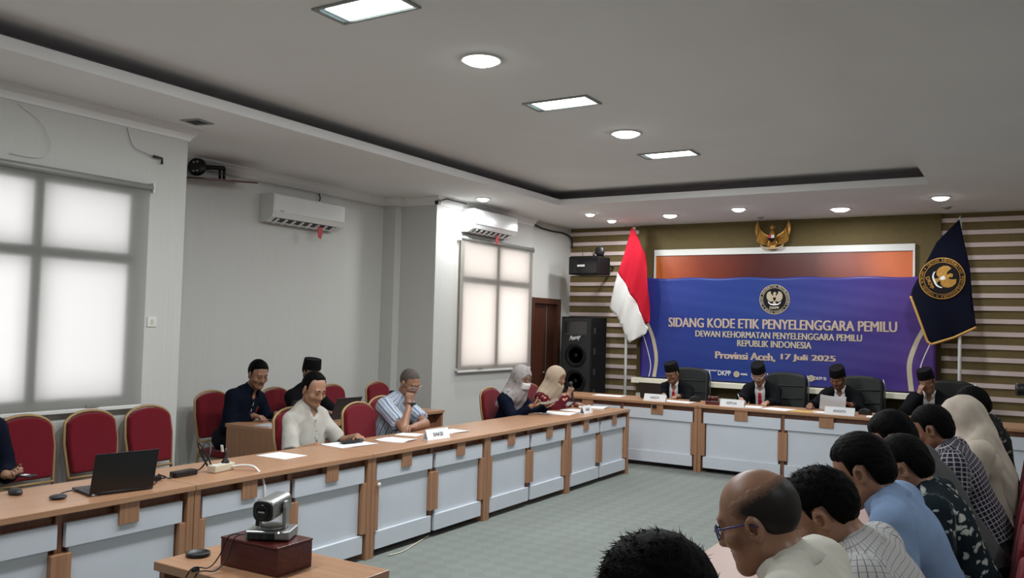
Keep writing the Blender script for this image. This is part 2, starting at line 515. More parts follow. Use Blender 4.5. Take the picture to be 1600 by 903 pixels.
# ------------------------------------------------------------------ ceiling lights
def area(parent, size, watts, loc, col=(.97, .985, 1.0), sy=None, spread=PI):
    l = bpy.data.lights.new('lamp_light', 'AREA'); l.shape = 'DISK' if sy is None else 'RECTANGLE'
    l.size = size
    if sy: l.size_y = sy
    l.energy = watts; l.color = col; l.spread = spread
    o = bpy.data.objects.new('lamp_light', l); COL.objects.link(o); o.parent = parent; o.location = loc
    return o

def downlight(x, y, z, label, r=.085, on=True, w=1.0):
    o = empty('downlight', (x, y, z), 0, label, 'ceiling light', 'round ceiling downlights')
    b = MB(); b.lathe([(r * 1.25, 0), (r * 1.27, -.006), (r * 1.2, -.012), (r, -.008), (r * .97, .0)], 28)
    b.build('trim_ring', M['white_paint'], o)
    g = MB(); g.lathe([(r * .96, -.001), (r * .96, -.012), (r * .85, -.024), (r * .6, -.034), (r * .3, -.039), (.004, -.040)], 28)
    g.build('diffuser', M['lamp_on'] if on else M['silver'], o)
    if on: area(o, r * 1.9, LAMP_W * w, (0, 0, -.05))
    return o
downlight(-3.107, 4.589, ZU, 'large bright round downlight in the raised ceiling, nearest the camera', .115, w=1.5)
downlight(-3.111, 6.943, ZU, 'large bright round downlight in the raised ceiling, between the two farther oblong lights', .115, w=1.5)
downlight(-3.11, 2.2, ZU, 'large round downlight in the raised ceiling above the top edge of the photo', .115, w=.9)
for _y, _n in ((1.2, 'beside the camera'), (3.9, 'beside the light blue shirt'), (6.6, 'beside the farthest seated people')):  # unseen lamps added to brighten the people of the right row
    downlight(.95, _y, ZS, 'added unseen downlight in the lowered ceiling outside the right edge, ' + _n, .085, w=.8)
downlight(-5.802, 8.698, ZS, 'round downlight in the lowered ceiling just in front of the far air conditioner', .07, w=1.1)
downlight(-5.189, 10.44, ZS, 'small round downlight left of its close twin, above the wall loudspeaker', .06, w=.7)
downlight(-5.201, 11.175, ZS, 'small round downlight nearest the top of the red and white flag', .06, w=.7)
downlight(-4.219, 10.936, ZS, 'round downlight above the left end of the blue banner', .09, w=.9)
downlight(-3.191, 10.655, ZS, 'round downlight above and left of the golden eagle', .08, w=.9)
downlight(-2.04, 11.089, ZS, 'round downlight above the right half of the banner', .105, w=.9)
downlight(-.873, 10.543, ZS, 'round downlight above the navy flag, lit', .085, w=.8)
downlight(-.866, 11.298, ZS, 'dim round downlight close to the top of the navy flag pole', .05, on=False)
downlight(-3.137, 11.47, ZS, 'small unlit round downlight directly above the golden eagle', .045, on=False)

def troffer(x, y, label, on=1.0):
    o = empty('ceiling_light', (x, y, ZU), 0, label, 'ceiling light', 'oblong recessed ceiling lights')
    hx, hy = .285, .135
    f = MB(); t = .018
    f.box(-hx, hx, -hy, -hy + t, -.012, .0); f.box(-hx, hx, hy - t, hy, -.012, 0); f.box(-hx, -hx + t, -hy + t, hy - t, -.012, 0); f.box(hx - t, hx, -hy + t, hy - t, -.012, 0)
    f.build('frame', M['alu'], o)
    b = MB(); b.box(-hx + t, hx - t, -hy + t, hy - t, -.004, -.001); b.build('reflector', M['troffer'], o)
    for yy in (-.068, .0, .068):
        MB().box(-hx + .075, hx - .03, yy - .033, yy + .033, -.010, -.005).build('tube', M['panel_on'], o, .002)
    for s in (-1, 1):
        MB().box(s * (hx - .026) - .007, s * (hx - .026) + .007, -.10, .10, -.009, -.004).build('lamp_holder', M['troffer'], o, .002)
    area(o, .5, PANEL_W * on, (0, 0, -.045), (.92, .97, 1), sy=.22)
    return o
troffer(-3.17, 3.52, 'oblong recessed fluorescent light cut by the top edge of the photo')
troffer(-3.145, 5.785, 'oblong recessed fluorescent light in the middle of the raised ceiling')
troffer(-3.10, 7.965, 'oblong recessed fluorescent light farthest from the camera')
troffer(-3.17, 1.3, 'oblong recessed fluorescent light above the top edge of the photo', .6)

v = empty('ceiling_vent', (-5.695, 4.385, ZS), R(12), 'small square grey vent in the lowered ceiling above the near wall corner', 'vent')
f = MB(); f.box(-.09, .09, -.09, -.065, -.008, 0); f.box(-.09, .09, .065, .09, -.008, 0); f.box(-.09, -.065, -.065, .065, -.008, 0); f.box(.065, .09, -.065, .065, -.008, 0)
f.build('frame', M['alu'], v)
for k in range(4): MB().box(-.065, .065, -.05 + k * .03, -.036 + k * .03, -.006, -.001).build('louvre', M['charcoal'], v)
# ------------------------------------------------------------------ panelled desk units
def make_desk(L_, H, D, half_gap=.03, top='wood_top', name='desk_unit'):
    """front face at local y = 0, looking towards -y; x is the length"""
    o = empty(name)
    hl = L_ / 2 - .002
    k = H / .80
    z = lambda v: v * k
    MB().box(-hl, hl, -.012, D, H - .032, H).build('top', M[top], o, .003)
    for s in (-1, 1):
        MB().box(min(s * hl, s * (hl - .042)), max(s * hl, s * (hl - .042)), 0, D, 0, H - .032).build('end_panel', M['wood_z'], o, .002)
    MB().box(-hl + .042, hl - .042, .065, .083, z(.06), H - .032).build('back_panel', M['wood_dark_shade'], o)
    MB().box(-.018, .018, .04, .065, z(.06), H - .032).build('middle_post', M['wood_dark_shade'], o)
    pw = hl - .042 - .045          # panel field of one half
    for s in (-1, 1):
        x0, x1 = (.022, .022 + pw) if s > 0 else (-.022 - pw, -.022)
        xm = (x0 + x1) / 2
        MB().box(x0, x1, .012, .04, z(.585), z(.713)).build('upper_board', M['white_lam'], o, .002)
        MB().box(x0 + .03, x1 - .03, .035, .06, z(.18), z(.60)).build('middle_board', M['white_lam'], o, .002)
        MB().box(x0, x1, .012, .04, z(.055), z(.19)).build('lower_board', M['white_lam'], o, .002)
        tw = pw * .085
        MB().box(xm - tw, xm + tw, .0, .06, z(.648), H - .033).build('tab', M['wood_z'], o, .002)
        bw = .085
        xb = (x1 - .02, x1 - .02 + bw) if s > 0 else (x0 + .02 - bw, x0 + .02)
        MB().box(xb[0], xb[1], .004, .05, z(.20), z(.583)).build('side_block', M['wood_z'], o, .002)
    MB().box(-.052, .052, .004, .05, z(.235), z(.555)).build('middle_block', M['wood_z'], o, .002)
    return o
dl = make_desk(1.52, .75, .60)
LEFT_LABELS = ['panelled oak desk unit under the black laptop, nearest unit of the left row',
               'panelled oak desk unit with the white cable hanging down its front',
               'panelled oak desk unit in front of the man in the striped shirt',
               'panelled oak desk unit fourth from the laptop end, empty top with no papers',
               'panelled oak desk unit at the far end of the left row, before the two women']
for i, lb in enumerate(LEFT_LABELS):
    o = dl if i == 0 else copy_tree(dl)
    o.location = (-4.04, 2.44 + 1.52 * i, 0); o.rotation_euler.z = R(90)
    tag(o, lb, 'desk', 'panelled desk units of the left row')
    if i == 2: DESK3 = o
o = copy_tree(dl); o.location = (-4.04, .92, 0); tag(o, 'panelled oak desk unit cut off by the lower left corner of the photo', 'desk', 'panelled desk units of the left row')
db = make_desk(2.0, .80, .66)
for i, lb in enumerate(['panelled oak desk unit of the head table carrying the small laptop', 'panelled oak desk unit of the head table carrying the gavel block', 'panelled oak desk unit of the head table behind the heads of the seated men', 'panelled oak desk unit of the head table at the right edge of the photo']):
    o = db if i == 0 else copy_tree(db)
    o.location = (-4.43 + 2.0 * i, 9.92, 0)
    tag(o, lb, 'desk', 'panelled desk units of the head table')
dr = make_desk(1.52, .75, .56, top='wood_pink')
for i, lb in enumerate(['pale topped desk under the bald man with glasses', 'pale topped desk in front of the man in the light blue shirt', 'pale topped desk in front of the man in the checked navy shirt', 'pale topped desk farthest down the right row, before the woman in the cream headscarf']):
    o = dr if i == 0 else copy_tree(dr)
    o.location = (-1.19, 1.75 + 1.52 * i, 0); o.rotation_euler.z = R(-90)
    tag(o, lb, 'desk', 'pale topped desks of the right row')

# second-row desk of the two men with laptops (end panel towards the camera)
o = empty('side_desk', (-5.5, 6.4, 0), 0, 'plain oak desk of the two men typing by the wall', 'desk')
MB().box(-.69, 0, -1.2, 1.2, .718, .75).build('top', M['wood_top'], o, .003)
for y in (-1.2, 1.17): MB().box(-.67, -.02, y, y + .03, 0, .718).build('end_panel', M['wood_z'], o, .002)
MB().box(-.12, -.10, -1.17, 1.17, .2, .718).build('front_panel', M['wood_dark_shade'], o)

# small table in the foreground
o = empty('side_table', (-2.5, 2.35, 0), 0, 'small oak side table in the foreground carrying the mahogany box', 'table')
MB().box(-.40, .40, -.23, .225, .715, .75).build('top', M['wood_top'], o, .003)
for x in (-.39, .36): MB().box(x, x + .03, -.21, .21, 0, .715).build('side_panel', M['wood_z'], o, .002)
MB().box(-.36, .36, .15, .17, .08, .715).build('back_panel', M['wood_dark_shade'], o)
MB().box(-.36, .36, -.2, .15, .30, .322).build('shelf', M['wood_x'], o, .002)

# ------------------------------------------------------------------ red banquet chairs (face +y)
def make_chair():
    o = empty('banquet_chair')
    b = MB()
    # seat cushion, waisted outline
    pts = [(-.20, -.19), (.20, -.19), (.225, .05), (.215, .20), (.12, .235), (-.12, .235), (-.215, .20), (-.225, .05)]
    b.prism(pts, .415, .475, 'z'); b.build('seat', M['red_fab'], o, .022, seg=3)
    # backrest pad: arched top, leaning back
    Mb = rotM((0, -.205, .50), (R(9), 0, 0))
    w = .182
    out = [(-w * .93, .06), (w * .93, .06), (w * 1.05, .28), (w, .40)]
    out += [(w * math.cos(a), .40 + .085 * math.sin(a)) for a in np.linspace(.25, PI - .25, 9)] + [(-w, .40), (-w * 1.05, .28)]
    p = MB(); p.prism(out, -.028, .028, 'y', M=Mb); p.build('backrest', M['red_fab'], o, .02, seg=3)
    # gold tube round the pad, running into the rear legs
    w2 = w + .013
    path = [(-w2 * .93, .0, .0), (-w2 * .95, 0, .06), (-w2 * 1.05, 0, .28), (-w2, 0, .40)] + [(w2 * math.cos(a), 0, .40 + .10 * math.sin(a)) for a in np.linspace(PI - .2, .2, 11)] + [(w2, 0, .40), (w2 * 1.05, 0, .28), (w2 * .95, 0, .06), (w2 * .93, 0, 0)]
    f = MB(); f.tube([(p_[0], -.012, p_[2]) for p_ in path], .0115, 8, M=Mb); f.tube([(-w2 * .94, 0, .03), (w2 * .94, 0, .03)], .010, 8, M=Mb); f.build('back_frame', M['goldframe'], o)
    for s in (-1, 1):
        l = MB(); l.tube([(s * .198, -.205, .505), (s * .195, -.20, .42), (s * .20, -.23, .2), (s * .205, -.27, 0)], .0125, 8); l.build('leg', M['goldframe'], o)
        l = MB(); l.tube([(s * .19, .19, .42), (s * .20, .21, .2), (s * .205, .225, 0)], .0125, 8); l.build('leg', M['goldframe'], o)
        r = MB(); r.tube([(s * .196, -.2, .405), (s * .19, .19, .405)], .011, 8); r.build('seat_rail', M['goldframe'], o)
    r = MB(); r.tube([(-.19, .19, .405), (.19, .19, .405)], .011, 8); r.build('seat_rail', M['goldframe'], o)
    return o
chair0 = make_chair(); _cu = [0]
def chair(x, y, facing, label):
    """facing: direction angle (deg) of the front; back top edge stands .27 m behind the centre"""
    o = chair0 if _cu[0] == 0 else copy_tree(chair0)
    _cu[0] += 1
    o.location = (x, y, 0); o.rotation_euler = (0, 0, R(facing - 90))
    return tag(o, label, 'chair', 'red banquet chairs with gold frames')
def chair_back(x, y, facing, label):
    a = R(facing); return chair(x + .275 * math.cos(a), y + .275 * math.sin(a), facing, label)
chair_back(-5.88, 3.24, 0, 'red banquet chair beside the person in navy cut by the left edge')
chair_back(-5.88, 3.72, 0, 'red banquet chair in the middle under the near window')
chair_back(-5.90, 4.21, 0, 'red banquet chair under the right end of the near window')
chair_back(-5.88, 2.74, 0, 'red banquet chair under the person in navy cut by the left edge')
chair_back(-6.72, 5.48, 0, 'red banquet chair of the man in the navy jacket')
chair_back(-6.66, 6.22, 0, 'red banquet chair of the man in black wearing a cap by the wall')
chair_back(-6.60, 6.99, 0, 'empty red banquet chair against the wall right of the man in black with a cap')
chair_back(-6.57, 7.72, 0, 'empty red banquet chair against the wall nearest the white corner')
chair_back(-5.04, 4.90, 0, 'red banquet chair of the man in the cream shirt')
chair_back(-4.99, 5.62, 0, 'empty red banquet chair at the desk between the cream and the striped shirts')
chair_back(-5.25, 6.25, 0, 'red banquet chair of the man in the striped shirt')
chair_back(-5.18, 8.02, 0, 'red banquet chair of the woman in the face mask')
chair_back(-5.16, 8.90, 0, 'red banquet chair of the woman holding the microphone')
RY = [1.45, 2.08, 2.62, 3.28, 3.88, 4.48, 5.2, 5.85, 6.55]
RN = ['of the dark haired person at the bottom edge', 'of the bald man', 'of the man in the white checked shirt', 'of the man in the light blue shirt', 'of the man in the floral shirt',
      'of the man in the grey shirt', 'of the man in the navy plaid shirt', 'of the woman in the cream headscarf', 'of the man in the dark patterned shirt']
for y, n_ in zip(RY, RN): chair_back(.10 if y < 2.9 else -.01, y, 180, 'red banquet chair ' + n_)
chair_back(-.20, 7.75, 180, 'empty red banquet chair past the man in the dark patterned shirt')
chair_back(.02, 7.2, 180, 'red banquet chair seen edge on at the right border before the head table')

# ------------------------------------------------------------------ black leather office chairs (face +y)
def make_office():
    o = empty('office_chair')
    Mb = rotM((0, -.24, .50), (R(7), 0, 0))
    w = .275
    out = [(-w * .9, 0), (w * .9, 0), (w, .2), (w, .56), (w * .93, .64), (w * .55, .675), (0, .685), (-w * .55, .675), (-w * .93, .64), (-w, .56), (-w, .2)]
    b = MB(); b.prism(out, -.05, .05, 'y', M=Mb); b.build('backrest', M['leather'], o, .035, seg=3)
    for zz in (.18, .34, .50):
        s = MB(); s.tube([(-w * .85, .052, zz), (0, .058, zz), (w * .85, .050, zz)], .007, 8, M=Mb); s.build('seam_roll', M['leather'], o)
    for s in (-1, 1):
        e = MB(); e.tube([(s * (w + .006), -.03, .1), (s * (w + .008), -.03, .56), (s * w * .94, -.03, .655)], .008, 6, M=Mb); e.build('silver_edge', M['silver'], o)
    MB().prism([(-.26, -.22), (.26, -.22), (.27, .15), (.2, .25), (-.2, .25), (-.27, .15)], .43, .52, 'z').build('seat', M['leather'], o, .03, seg=3)
    for s in (-1, 1):
        a = MB(); a.box(s * .30 - .03, s * .30 + .03, -.15, .16, .66, .69); a.tube([(s * .30, -.18, .5), (s * .305, -.14, .66)], .014); a.tube([(s * .27, .12, .46), (s * .31, .14, .66)], .014)
        a.build('armrest', M['black'], o, .01)
    MB().lathe([(.03, .1), (.03, .43)], 12).build('gas_column', M['steel'], o)
    for k in range(5):
        an = 2 * PI * k / 5
        l = MB(); l.tube([(0, 0, .11), (.28 * math.cos(an), .28 * math.sin(an), .07)], [.028, .018]); l.build('base_arm', M['black'], o)
        c_ = MB(); c_.ball((.28 * math.cos(an), .28 * math.sin(an), .032), .032, 10); c_.build('caster', M['black'], o)
    return o
oc = make_office()
for i, (x, y, a, lb) in enumerate([(-4.05, 11.12, 4, 'black leather office chair of the man behind the small laptop'), (-2.77, 11.12, -3, 'black leather office chair of the man writing at the head table'),
                                   (-1.83, 11.12, 2, 'black leather office chair of the man holding up a sheet of paper'), (-.80, 11.12, 6, 'black leather office chair of the man resting his cheek on his hand')]):
    o = oc if i == 0 else copy_tree(oc)
    o.location = (x, y, 0); o.rotation_euler.z = R(180 + a); tag(o, lb, 'office chair', 'black leather office chairs')

# ------------------------------------------------------------------ banner, backdrop, flags, emblem
YBN = 11.80
def by(x, z):   # gentle horizontal wrinkles of the banner
    return YBN + .0035 * math.sin(z * 9 + 1.1 * math.sin(x * 1.6)) + .008 * math.sin(x * 3.3 + 1) * (2.45 - z) / 1.5 + .0008 * math.sin(z * 37 + x * 5)
def _banner_mat():
    m, nt, p = nodes_of('banner print')
    tc = N(nt, 'ShaderNodeTexCoord'); sx = N(nt, 'ShaderNodeSeparateXYZ'); L(nt, tc, 'Object', sx, 'Vector')
    mr = N(nt, 'ShaderNodeMapRange'); mr.inputs[1].default_value = -5.0; mr.inputs[2].default_value = -1.0; L(nt, sx, 'X', mr, 0)
    r = ramp(nt, [(0.0, (.05, .028, .21)), (.08, (.016, .032, .20)), (.45, (.013, .038, .205)), (.66, (.026, .028, .185)), (.86, (.05, .026, .19)), (1.0, (.085, .03, .20))])
    L(nt, mr, 0, r, 'Fac'); L(nt, r, 'Color', p, 'Base Color'); p.inputs['Roughness'].default_value = .42; p.inputs['Specular IOR Level'].default_value = .35
    return m
M['banner'] = _banner_mat()
M['goldprint'] = plain('gold print', (.50, .43, .31), .5)
M['roseprint'] = plain('rose gold print', (.46, .355, .28), .5)
M['greyprint'] = plain('pale gold print', (.40, .34, .235), .5)
M['seal_black'] = plain('seal black', (.009, .008, .009), .8, spec=.15)
B = empty('banner', (0, 0, 0), 0, 'blue printed banner with gold lettering hung across the back wall', 'banner')
g = MB(); nx, nz = 90, 44
for j in range(nz + 1):
    for i in range(nx + 1):
        x2 = -4.98 + 3.96 * i / nx; zt = 2.45 + .008 * math.cos(i * .35); zb = .985
        z = zb + (zt - zb) * j / nz
        g.v.append((x2, by(x2, z), z))
for j in range(nz):
    for i in range(nx):
        a = j * (nx + 1) + i; g.f.append((a, a + 1, a + nx + 2, a + nx + 1)); g.m.append(0); g.sm.append(True)
so = g.build('banner_cloth', M['banner'], B); md = so.modifiers.new('thick', 'SOLIDIFY'); md.thickness = .003; md.offset = 1
def bt(name, txt, xc, zc, w_, h_, mat, bold=.0, shear=0, thick=.0):
    vs, fs = fit_text(txt, w_, h_, bold, 0, shear)
    mb = MB()
    for k, dx in enumerate((0, -thick, thick)): mb.add([(xc + v[0] + dx, by(xc + v[0], zc + v[1]) - .008 - k * .0004, zc + v[1]) for v in vs], fs)
    return mb.build(name, mat, B)
bt('headline', 'SIDANG KODE ETIK PENYELENGGARA PEMILU', -3.005, 1.806, 3.065, .135, M['roseprint'], thick=.006)
bt('subtitle', 'DEWAN KEHORMATAN PENYELENGGARA PEMILU', -3.009, 1.651, 2.24, .088, M['goldprint'], thick=.0035)
bt('subtitle', 'REPUBLIK INDONESIA', -3.022, 1.533, 1.0, .09, M['goldprint'], thick=.0035)
bt('date_line', 'Provinsi Aceh,', -3.415, 1.348, .83, .118, M['roseprint'], thick=.008)
bt('date_line', '17 Juli 2025', -2.565, 1.358, .70, .10, M['roseprint'], thick=.008)
bt('footer_text', 'DKPP', -3.70, 1.105, .184, .07, M['white'], .01)
bt('footer_text', 'www.', -3.42, 1.10, .10, .028, M['white'], .02)
bt('footer_text', 'DKPP RI', -2.40, 1.10, .15, .042, M['white'], .01)
def strip(path, w_, mat, name, off=.005):
    mb = MB(); n = len(path)
    for i, (x, z) in enumerate(path):
        ww = w_ if not isinstance(w_, (list, tuple)) else w_[i]
        for s_ in (-1, 1): mb.v.append((x + s_ * ww / 2, by(x + s_ * ww / 2, z) - off, z))
    mb.f = [(2 * i, 2 * i + 1, 2 * i + 3, 2 * i + 2) for i in range(n - 1)]; mb.m = [0] * (n - 1); mb.sm = [True] * (n - 1)
    return mb.build(name, mat, B)
def spline(P_, n=24):
    t = np.linspace(0, len(P_) - 1, n); i = np.arange(len(P_))
    # Catmull-Rom through the points
    out = []
    P_ = np.array(P_, float)
    for tt in t:
        k = min(int(tt), len(P_) - 2); f_ = tt - k
        p0 = P_[max(k - 1, 0)]; p1 = P_[k]; p2 = P_[k + 1]; p3 = P_[min(k + 2, len(P_) - 1)]
        out.append(tuple(.5 * ((2 * p1) + (-p0 + p2) * f_ + (2 * p0 - 5 * p1 + 4 * p2 - p3) * f_ ** 2 + (-p0 + 3 * p1 - 3 * p2 + p3) * f_ ** 3)))
    return out
wv = lambda n, a: [max(.006, a * math.sin(PI * (i + 1) / (n + 3))) for i in range(n)]
strip(spline([(-4.93, 1.95), (-4.872, 1.781), (-4.776, 1.547), (-4.72, 1.266), (-4.754, .995)]), .055, M['goldprint'], 'swoosh')
strip(spline([(-4.97, 1.70), (-4.95, 1.637), (-4.864, 1.402), (-4.808, 1.167), (-4.835, .995)]), .012, M['white'], 'swoosh')
strip(spline([(-1.07, 1.95), (-1.186, 1.739), (-1.258, 1.576), (-1.323, 1.331), (-1.299, 1.0)]), .06, M['goldprint'], 'swoosh')
strip(spline([(-1.04, 1.72), (-1.098, 1.582), (-1.177, 1.378), (-1.198, 1.257), (-1.19, 1.0)]), .013, M['white'], 'swoosh')
# handwriting-like script left of the footer
sc_ = [(-4.008 + .2 * i / 40, 1.133 + .014 * math.sin(i * 1.3)) for i in range(41)]
strip(sc_, .006, M['white'], 'footer_script')
for xc in (-3.526, -2.515):
    mb = MB()
    for r_, mi in ((.043, 0), (.030, 1)):
        vs = [(xc + r_ * math.cos(a), by(xc, 1.097) - .012 - (.001 if mi else 0), 1.097 + r_ * math.sin(a)) for a in np.linspace(0, 2 * PI, 24, endpoint=False)]
        mb.add(vs, [list(range(24))[::-1]], mi)
    mb.build('footer_badge', [M['goldprint'], M['greyprint']], B)

def eagle_polys():
    """flat eagle in a unit box: list of (kind, polygon)"""
    out = []
    for s_ in (-1, 1):
        wing = [(s_ * .10, .10), (s_ * .30, .34), (s_ * .38, .60), (s_ * .62, .48), (s_ * .74, .22), (s_ * .72, -.06), (s_ * .58, -.30), (s_ * .36, -.40), (s_ * .14, -.34), (s_ * .08, -.1)]
        out.append(('wing', wing if s_ > 0 else wing[::-1]))
    out.append(('body', [(-.16, .05), (-.13, -.30), (-.06, -.45), (.06, -.45), (.13, -.30), (.16, .05), (.12, .22), (-.12, .22)]))
    out.append(('head', [(-.10, .20), (-.13, .38), (-.06, .50), (.06, .52), (.12, .46), (.20, .40), (.12, .36), (.10, .20)]))
    out.append(('tail', [(-.10, -.42), (-.2, -.66), (-.1, -.72), (0, -.74), (.1, -.72), (.2, -.66), (.10, -.42)]))
    return out
def seal(parent, fn, r, rot, ring_mat, bird_mats, text_mat, field):
    ca, sa = math.cos(rot), math.sin(rot)
    def tf(u, v, off):
        return fn((u * ca - v * sa) * r, (u * sa + v * ca) * r, off)
    def disc(r0, off, mi, mb, r1=0):
        n = 48
        if r1 == 0:
            # fan with an inner ring so it follows the cloth
            vs = [tf(0, 0, off)] + [tf(q * math.cos(a), q * math.sin(a), off) for q in (r0 / 3, 2 * r0 / 3, r0) for a in np.linspace(0, 2 * PI, n, endpoint=False)]
            fs = [(0, 1 + k, 1 + (k + 1) % n) for k in range(n)] + [(1 + j * n + k, 1 + (j + 1) * n + k, 1 + (j + 1) * n + (k + 1) % n, 1 + j * n + (k + 1) % n) for j in (0, 1) for k in range(n)]
        else:
            vs = [tf(q * math.cos(a), q * math.sin(a), off) for q in (r1, r0) for a in np.linspace(0, 2 * PI, n, endpoint=False)]
            fs = [(k, n + k, n + (k + 1) % n, (k + 1) % n) for k in range(n)]
        mb.add(vs, fs, mi)
    mb = MB(); disc(1.0, .003, 0, mb); mb.build('seal_field', field, parent)
    mb = MB(); disc(1.0, .006, 0, mb, .955); disc(.79, .006, 0, mb, .765); mb.build('seal_ring', ring_mat, parent)
    mb = MB()
    arc_text(mb, 'DEWAN KEHORMATAN PENYELENGGARA', .875, 205, -25, .12, True, 0, lambda x, y: tf(x, y, .006))
    arc_text(mb, 'REPUBLIK INDONESIA', .875, 225, 315, .11, False, 0, lambda x, y: tf(x, y, .006))
    for a in (R(215), R(-35)):
        mb.add([tf(.875 * math.cos(a) + .04 * math.cos(k * PI / 2), .875 * math.sin(a) + .04 * math.sin(k * PI / 2), .006) for k in range(4)], [(0, 1, 2, 3)])
    mb.build('seal_lettering', text_mat, parent)
    mb = MB(); vs, fs = fit_text('DKPP', .62, .17, .03); mb.add([tf(v[0], v[1] - .56, .007) for v in vs], fs); mb.build('seal_lettering', text_mat, parent)
    mb = MB()
    for kd, pl in eagle_polys():
        mb.add([tf(p[0] * .72, p[1] * .72 + .13, .006) for p in pl], [list(range(len(pl)))], 0, True)
    mb.add([tf(p[0], p[1] + .02, .008) for p in ((-.09, .12), (.09, .12), (.09, -.02), (0, -.14), (-.09, -.02))], [list(range(5))], 1)
    rib = spline([(-.42, -.18), (-.25, -.33), (0, -.36), (.25, -.33), (.42, -.18)], 12)
    n_ = len(rib)
    mb.add([tf(p[0], p[1] + d_, .008) for p in rib for d_ in (-.03, .05)], [(2 * i, 2 * i + 2, 2 * i + 3, 2 * i + 1) for i in range(n_ - 1)], 2)
    mb.build('seal_eagle', bird_mats, parent)
seal(B, lambda x, z, off: (-3.016 + x, by(-3.016 + x, 2.148 + z) - off - .004, 2.148 + z), .205, 0, M['greyprint'], [M['greyprint'], M['seal_black'], M['white']], M['goldprint'], M['seal_black'])

# backdrop screen behind the banner
def _backdrop():
    m, nt, p = nodes_of('orange backdrop print')
    tc = N(nt, 'ShaderNodeTexCoord'); sx = N(nt, 'ShaderNodeSeparateXYZ'); L(nt, tc, 'Object', sx, 'Vector')
    mr = N(nt, 'ShaderNodeMapRange'); mr.inputs[1].default_value = -1.75; mr.inputs[2].default_value = 1.75; L(nt, sx, 'X', mr, 0)
    n = N(nt, 'ShaderNodeTexNoise', i_Scale=1.6, i_Detail=2.0); L(nt, tc, 'Object', n, 'Vector')
    ad = N(nt, 'ShaderNodeMath', operation='MULTIPLY_ADD'); ad.inputs[1].default_value = .12; L(nt, n, 'Fac', ad, 0); L(nt, mr, 0, ad, 2)
    r = ramp(nt, [(.04, (.55, .16, .035)), (.12, (.42, .085, .025)), (.3, (.17, .032, .016)), (.5, (.07, .015, .014)), (.72, (.085, .018, .012)), (.88, (.26, .05, .022)), (1.0, (.62, .15, .05))])
    L(nt, ad, 0, r, 'Fac'); L(nt, r, 'Color', p, 'Base Color'); p.inputs['Roughness'].default_value = .25
    return m
o = empty('backdrop_screen', (-3.05, 11.92, 1.08), 0, 'framed orange and dark red backdrop board behind the blue banner', 'backdrop')
MB().box(-1.75, 1.75, -.01, .02, 0, 1.80).build('print', _backdrop(), o)
f = MB(); f.box(-1.755, 1.755, -.035, .02, 1.71, 1.80); f.box(-1.775, -1.75, -.035, .02, 0, 1.80); f.box(1.75, 1.775, -.035, .02, 0, 1.80); f.build('frame', M['white_paint'], o, .003)
MB().box(-1.75, 1.75, -.03, .02, -.09, 0).build('bottom_rail', M['wood_dark_shade'], o, .003)

# national flag on a white pole
def cloth(poly, yf, name, mat, parent, step=.05, thick=.004):
    bm = bmesh.new()
    bm.faces.new([bm.verts.new((p[0], 0, p[1])) for p in poly])
    xs = [p[0] for p in poly]; zs = [p[1] for p in poly]
    for ax, lo, hi in ((0, min(xs), max(xs)), (2, min(zs), max(zs))):
        t = lo + step
        while t < hi - 1e-3:
            co = [0, 0, 0]; no = [0, 0, 0]; co[ax] = t; no[ax] = 1
            bmesh.ops.bisect_plane(bm, geom=bm.verts[:] + bm.edges[:] + bm.faces[:], plane_co=co, plane_no=no)
            t += step
    for v_ in bm.verts: v_.co.y = yf(v_.co.x, v_.co.z)
    for f_ in bm.faces: f_.smooth = True
    me = bpy.data.meshes.new(name); bm.to_mesh(me); bm.free(); me.materials.append(mat)
    o_ = bpy.data.objects.new(name, me); COL.objects.link(o_); o_.parent = parent
    md_ = o_.modifiers.new('thick', 'SOLIDIFY'); md_.thickness = thick
    return o_
M['flag_red'] = plain('red flag cloth', (.40, .006, .02), .8, spec=.2)
M['flag_white'] = plain('white flag cloth', (.58, .575, .55), .8)
M['flag_navy'] = plain('navy velvet', (.002, .0032, .012), .9, spec=.15)
M['fringe'] = plain('gold fringe', (.50, .28, .07), .6)
FL = empty('national_flag', (-5.07, 11.60, 0), 0, 'red and white flag hanging from a white pole left of the banner', 'flag')
fy = lambda x, z: -.03 + .035 * math.sin((x - .25 * z) * 26) * min(1, (3.2 - z) * 1.2) + .02 * math.sin(x * 11 + z * 3)
cloth([(.02, 3.20), (.07, 3.14), (.24, 2.80), (.30, 2.35), (.315, 1.80), (.235, 1.76), (.19, 1.92), (-.18, 2.52), (-.06, 2.96)], fy, 'red_half', M['flag_red'], FL)
cloth([(-.18, 2.52), (.19, 1.92), (.235, 1.76), (.29, 1.72), (.25, 1.63), (.02, 1.48), (-.05, 1.55), (-.09, 1.72), (-.31, 2.0), (-.28, 2.12)], fy, 'white_half', M['flag_white'], FL)
pm = MB(); pm.tube([(-.07, .03, 0.02), (-.07, .03, 1.6), (.03, .03, 3.2)], .021, 10); pm.build('pole', M['white_paint'], FL)
pm = MB(); pm.lathe([(.001, 3.19), (.02, 3.2), (.014, 3.225), (.004, 3.245)], 10, M=Matrix.Translation((.03, .03, 0))); pm.build('finial', M['gold'], FL)
pm = MB(); pm.lathe([(.16, 0), (.16, .02), (.05, .05), (.03, .1)], 20, M=Matrix.Translation((-.07, .03, 0))); pm.build('base', M['white_paint'], FL)

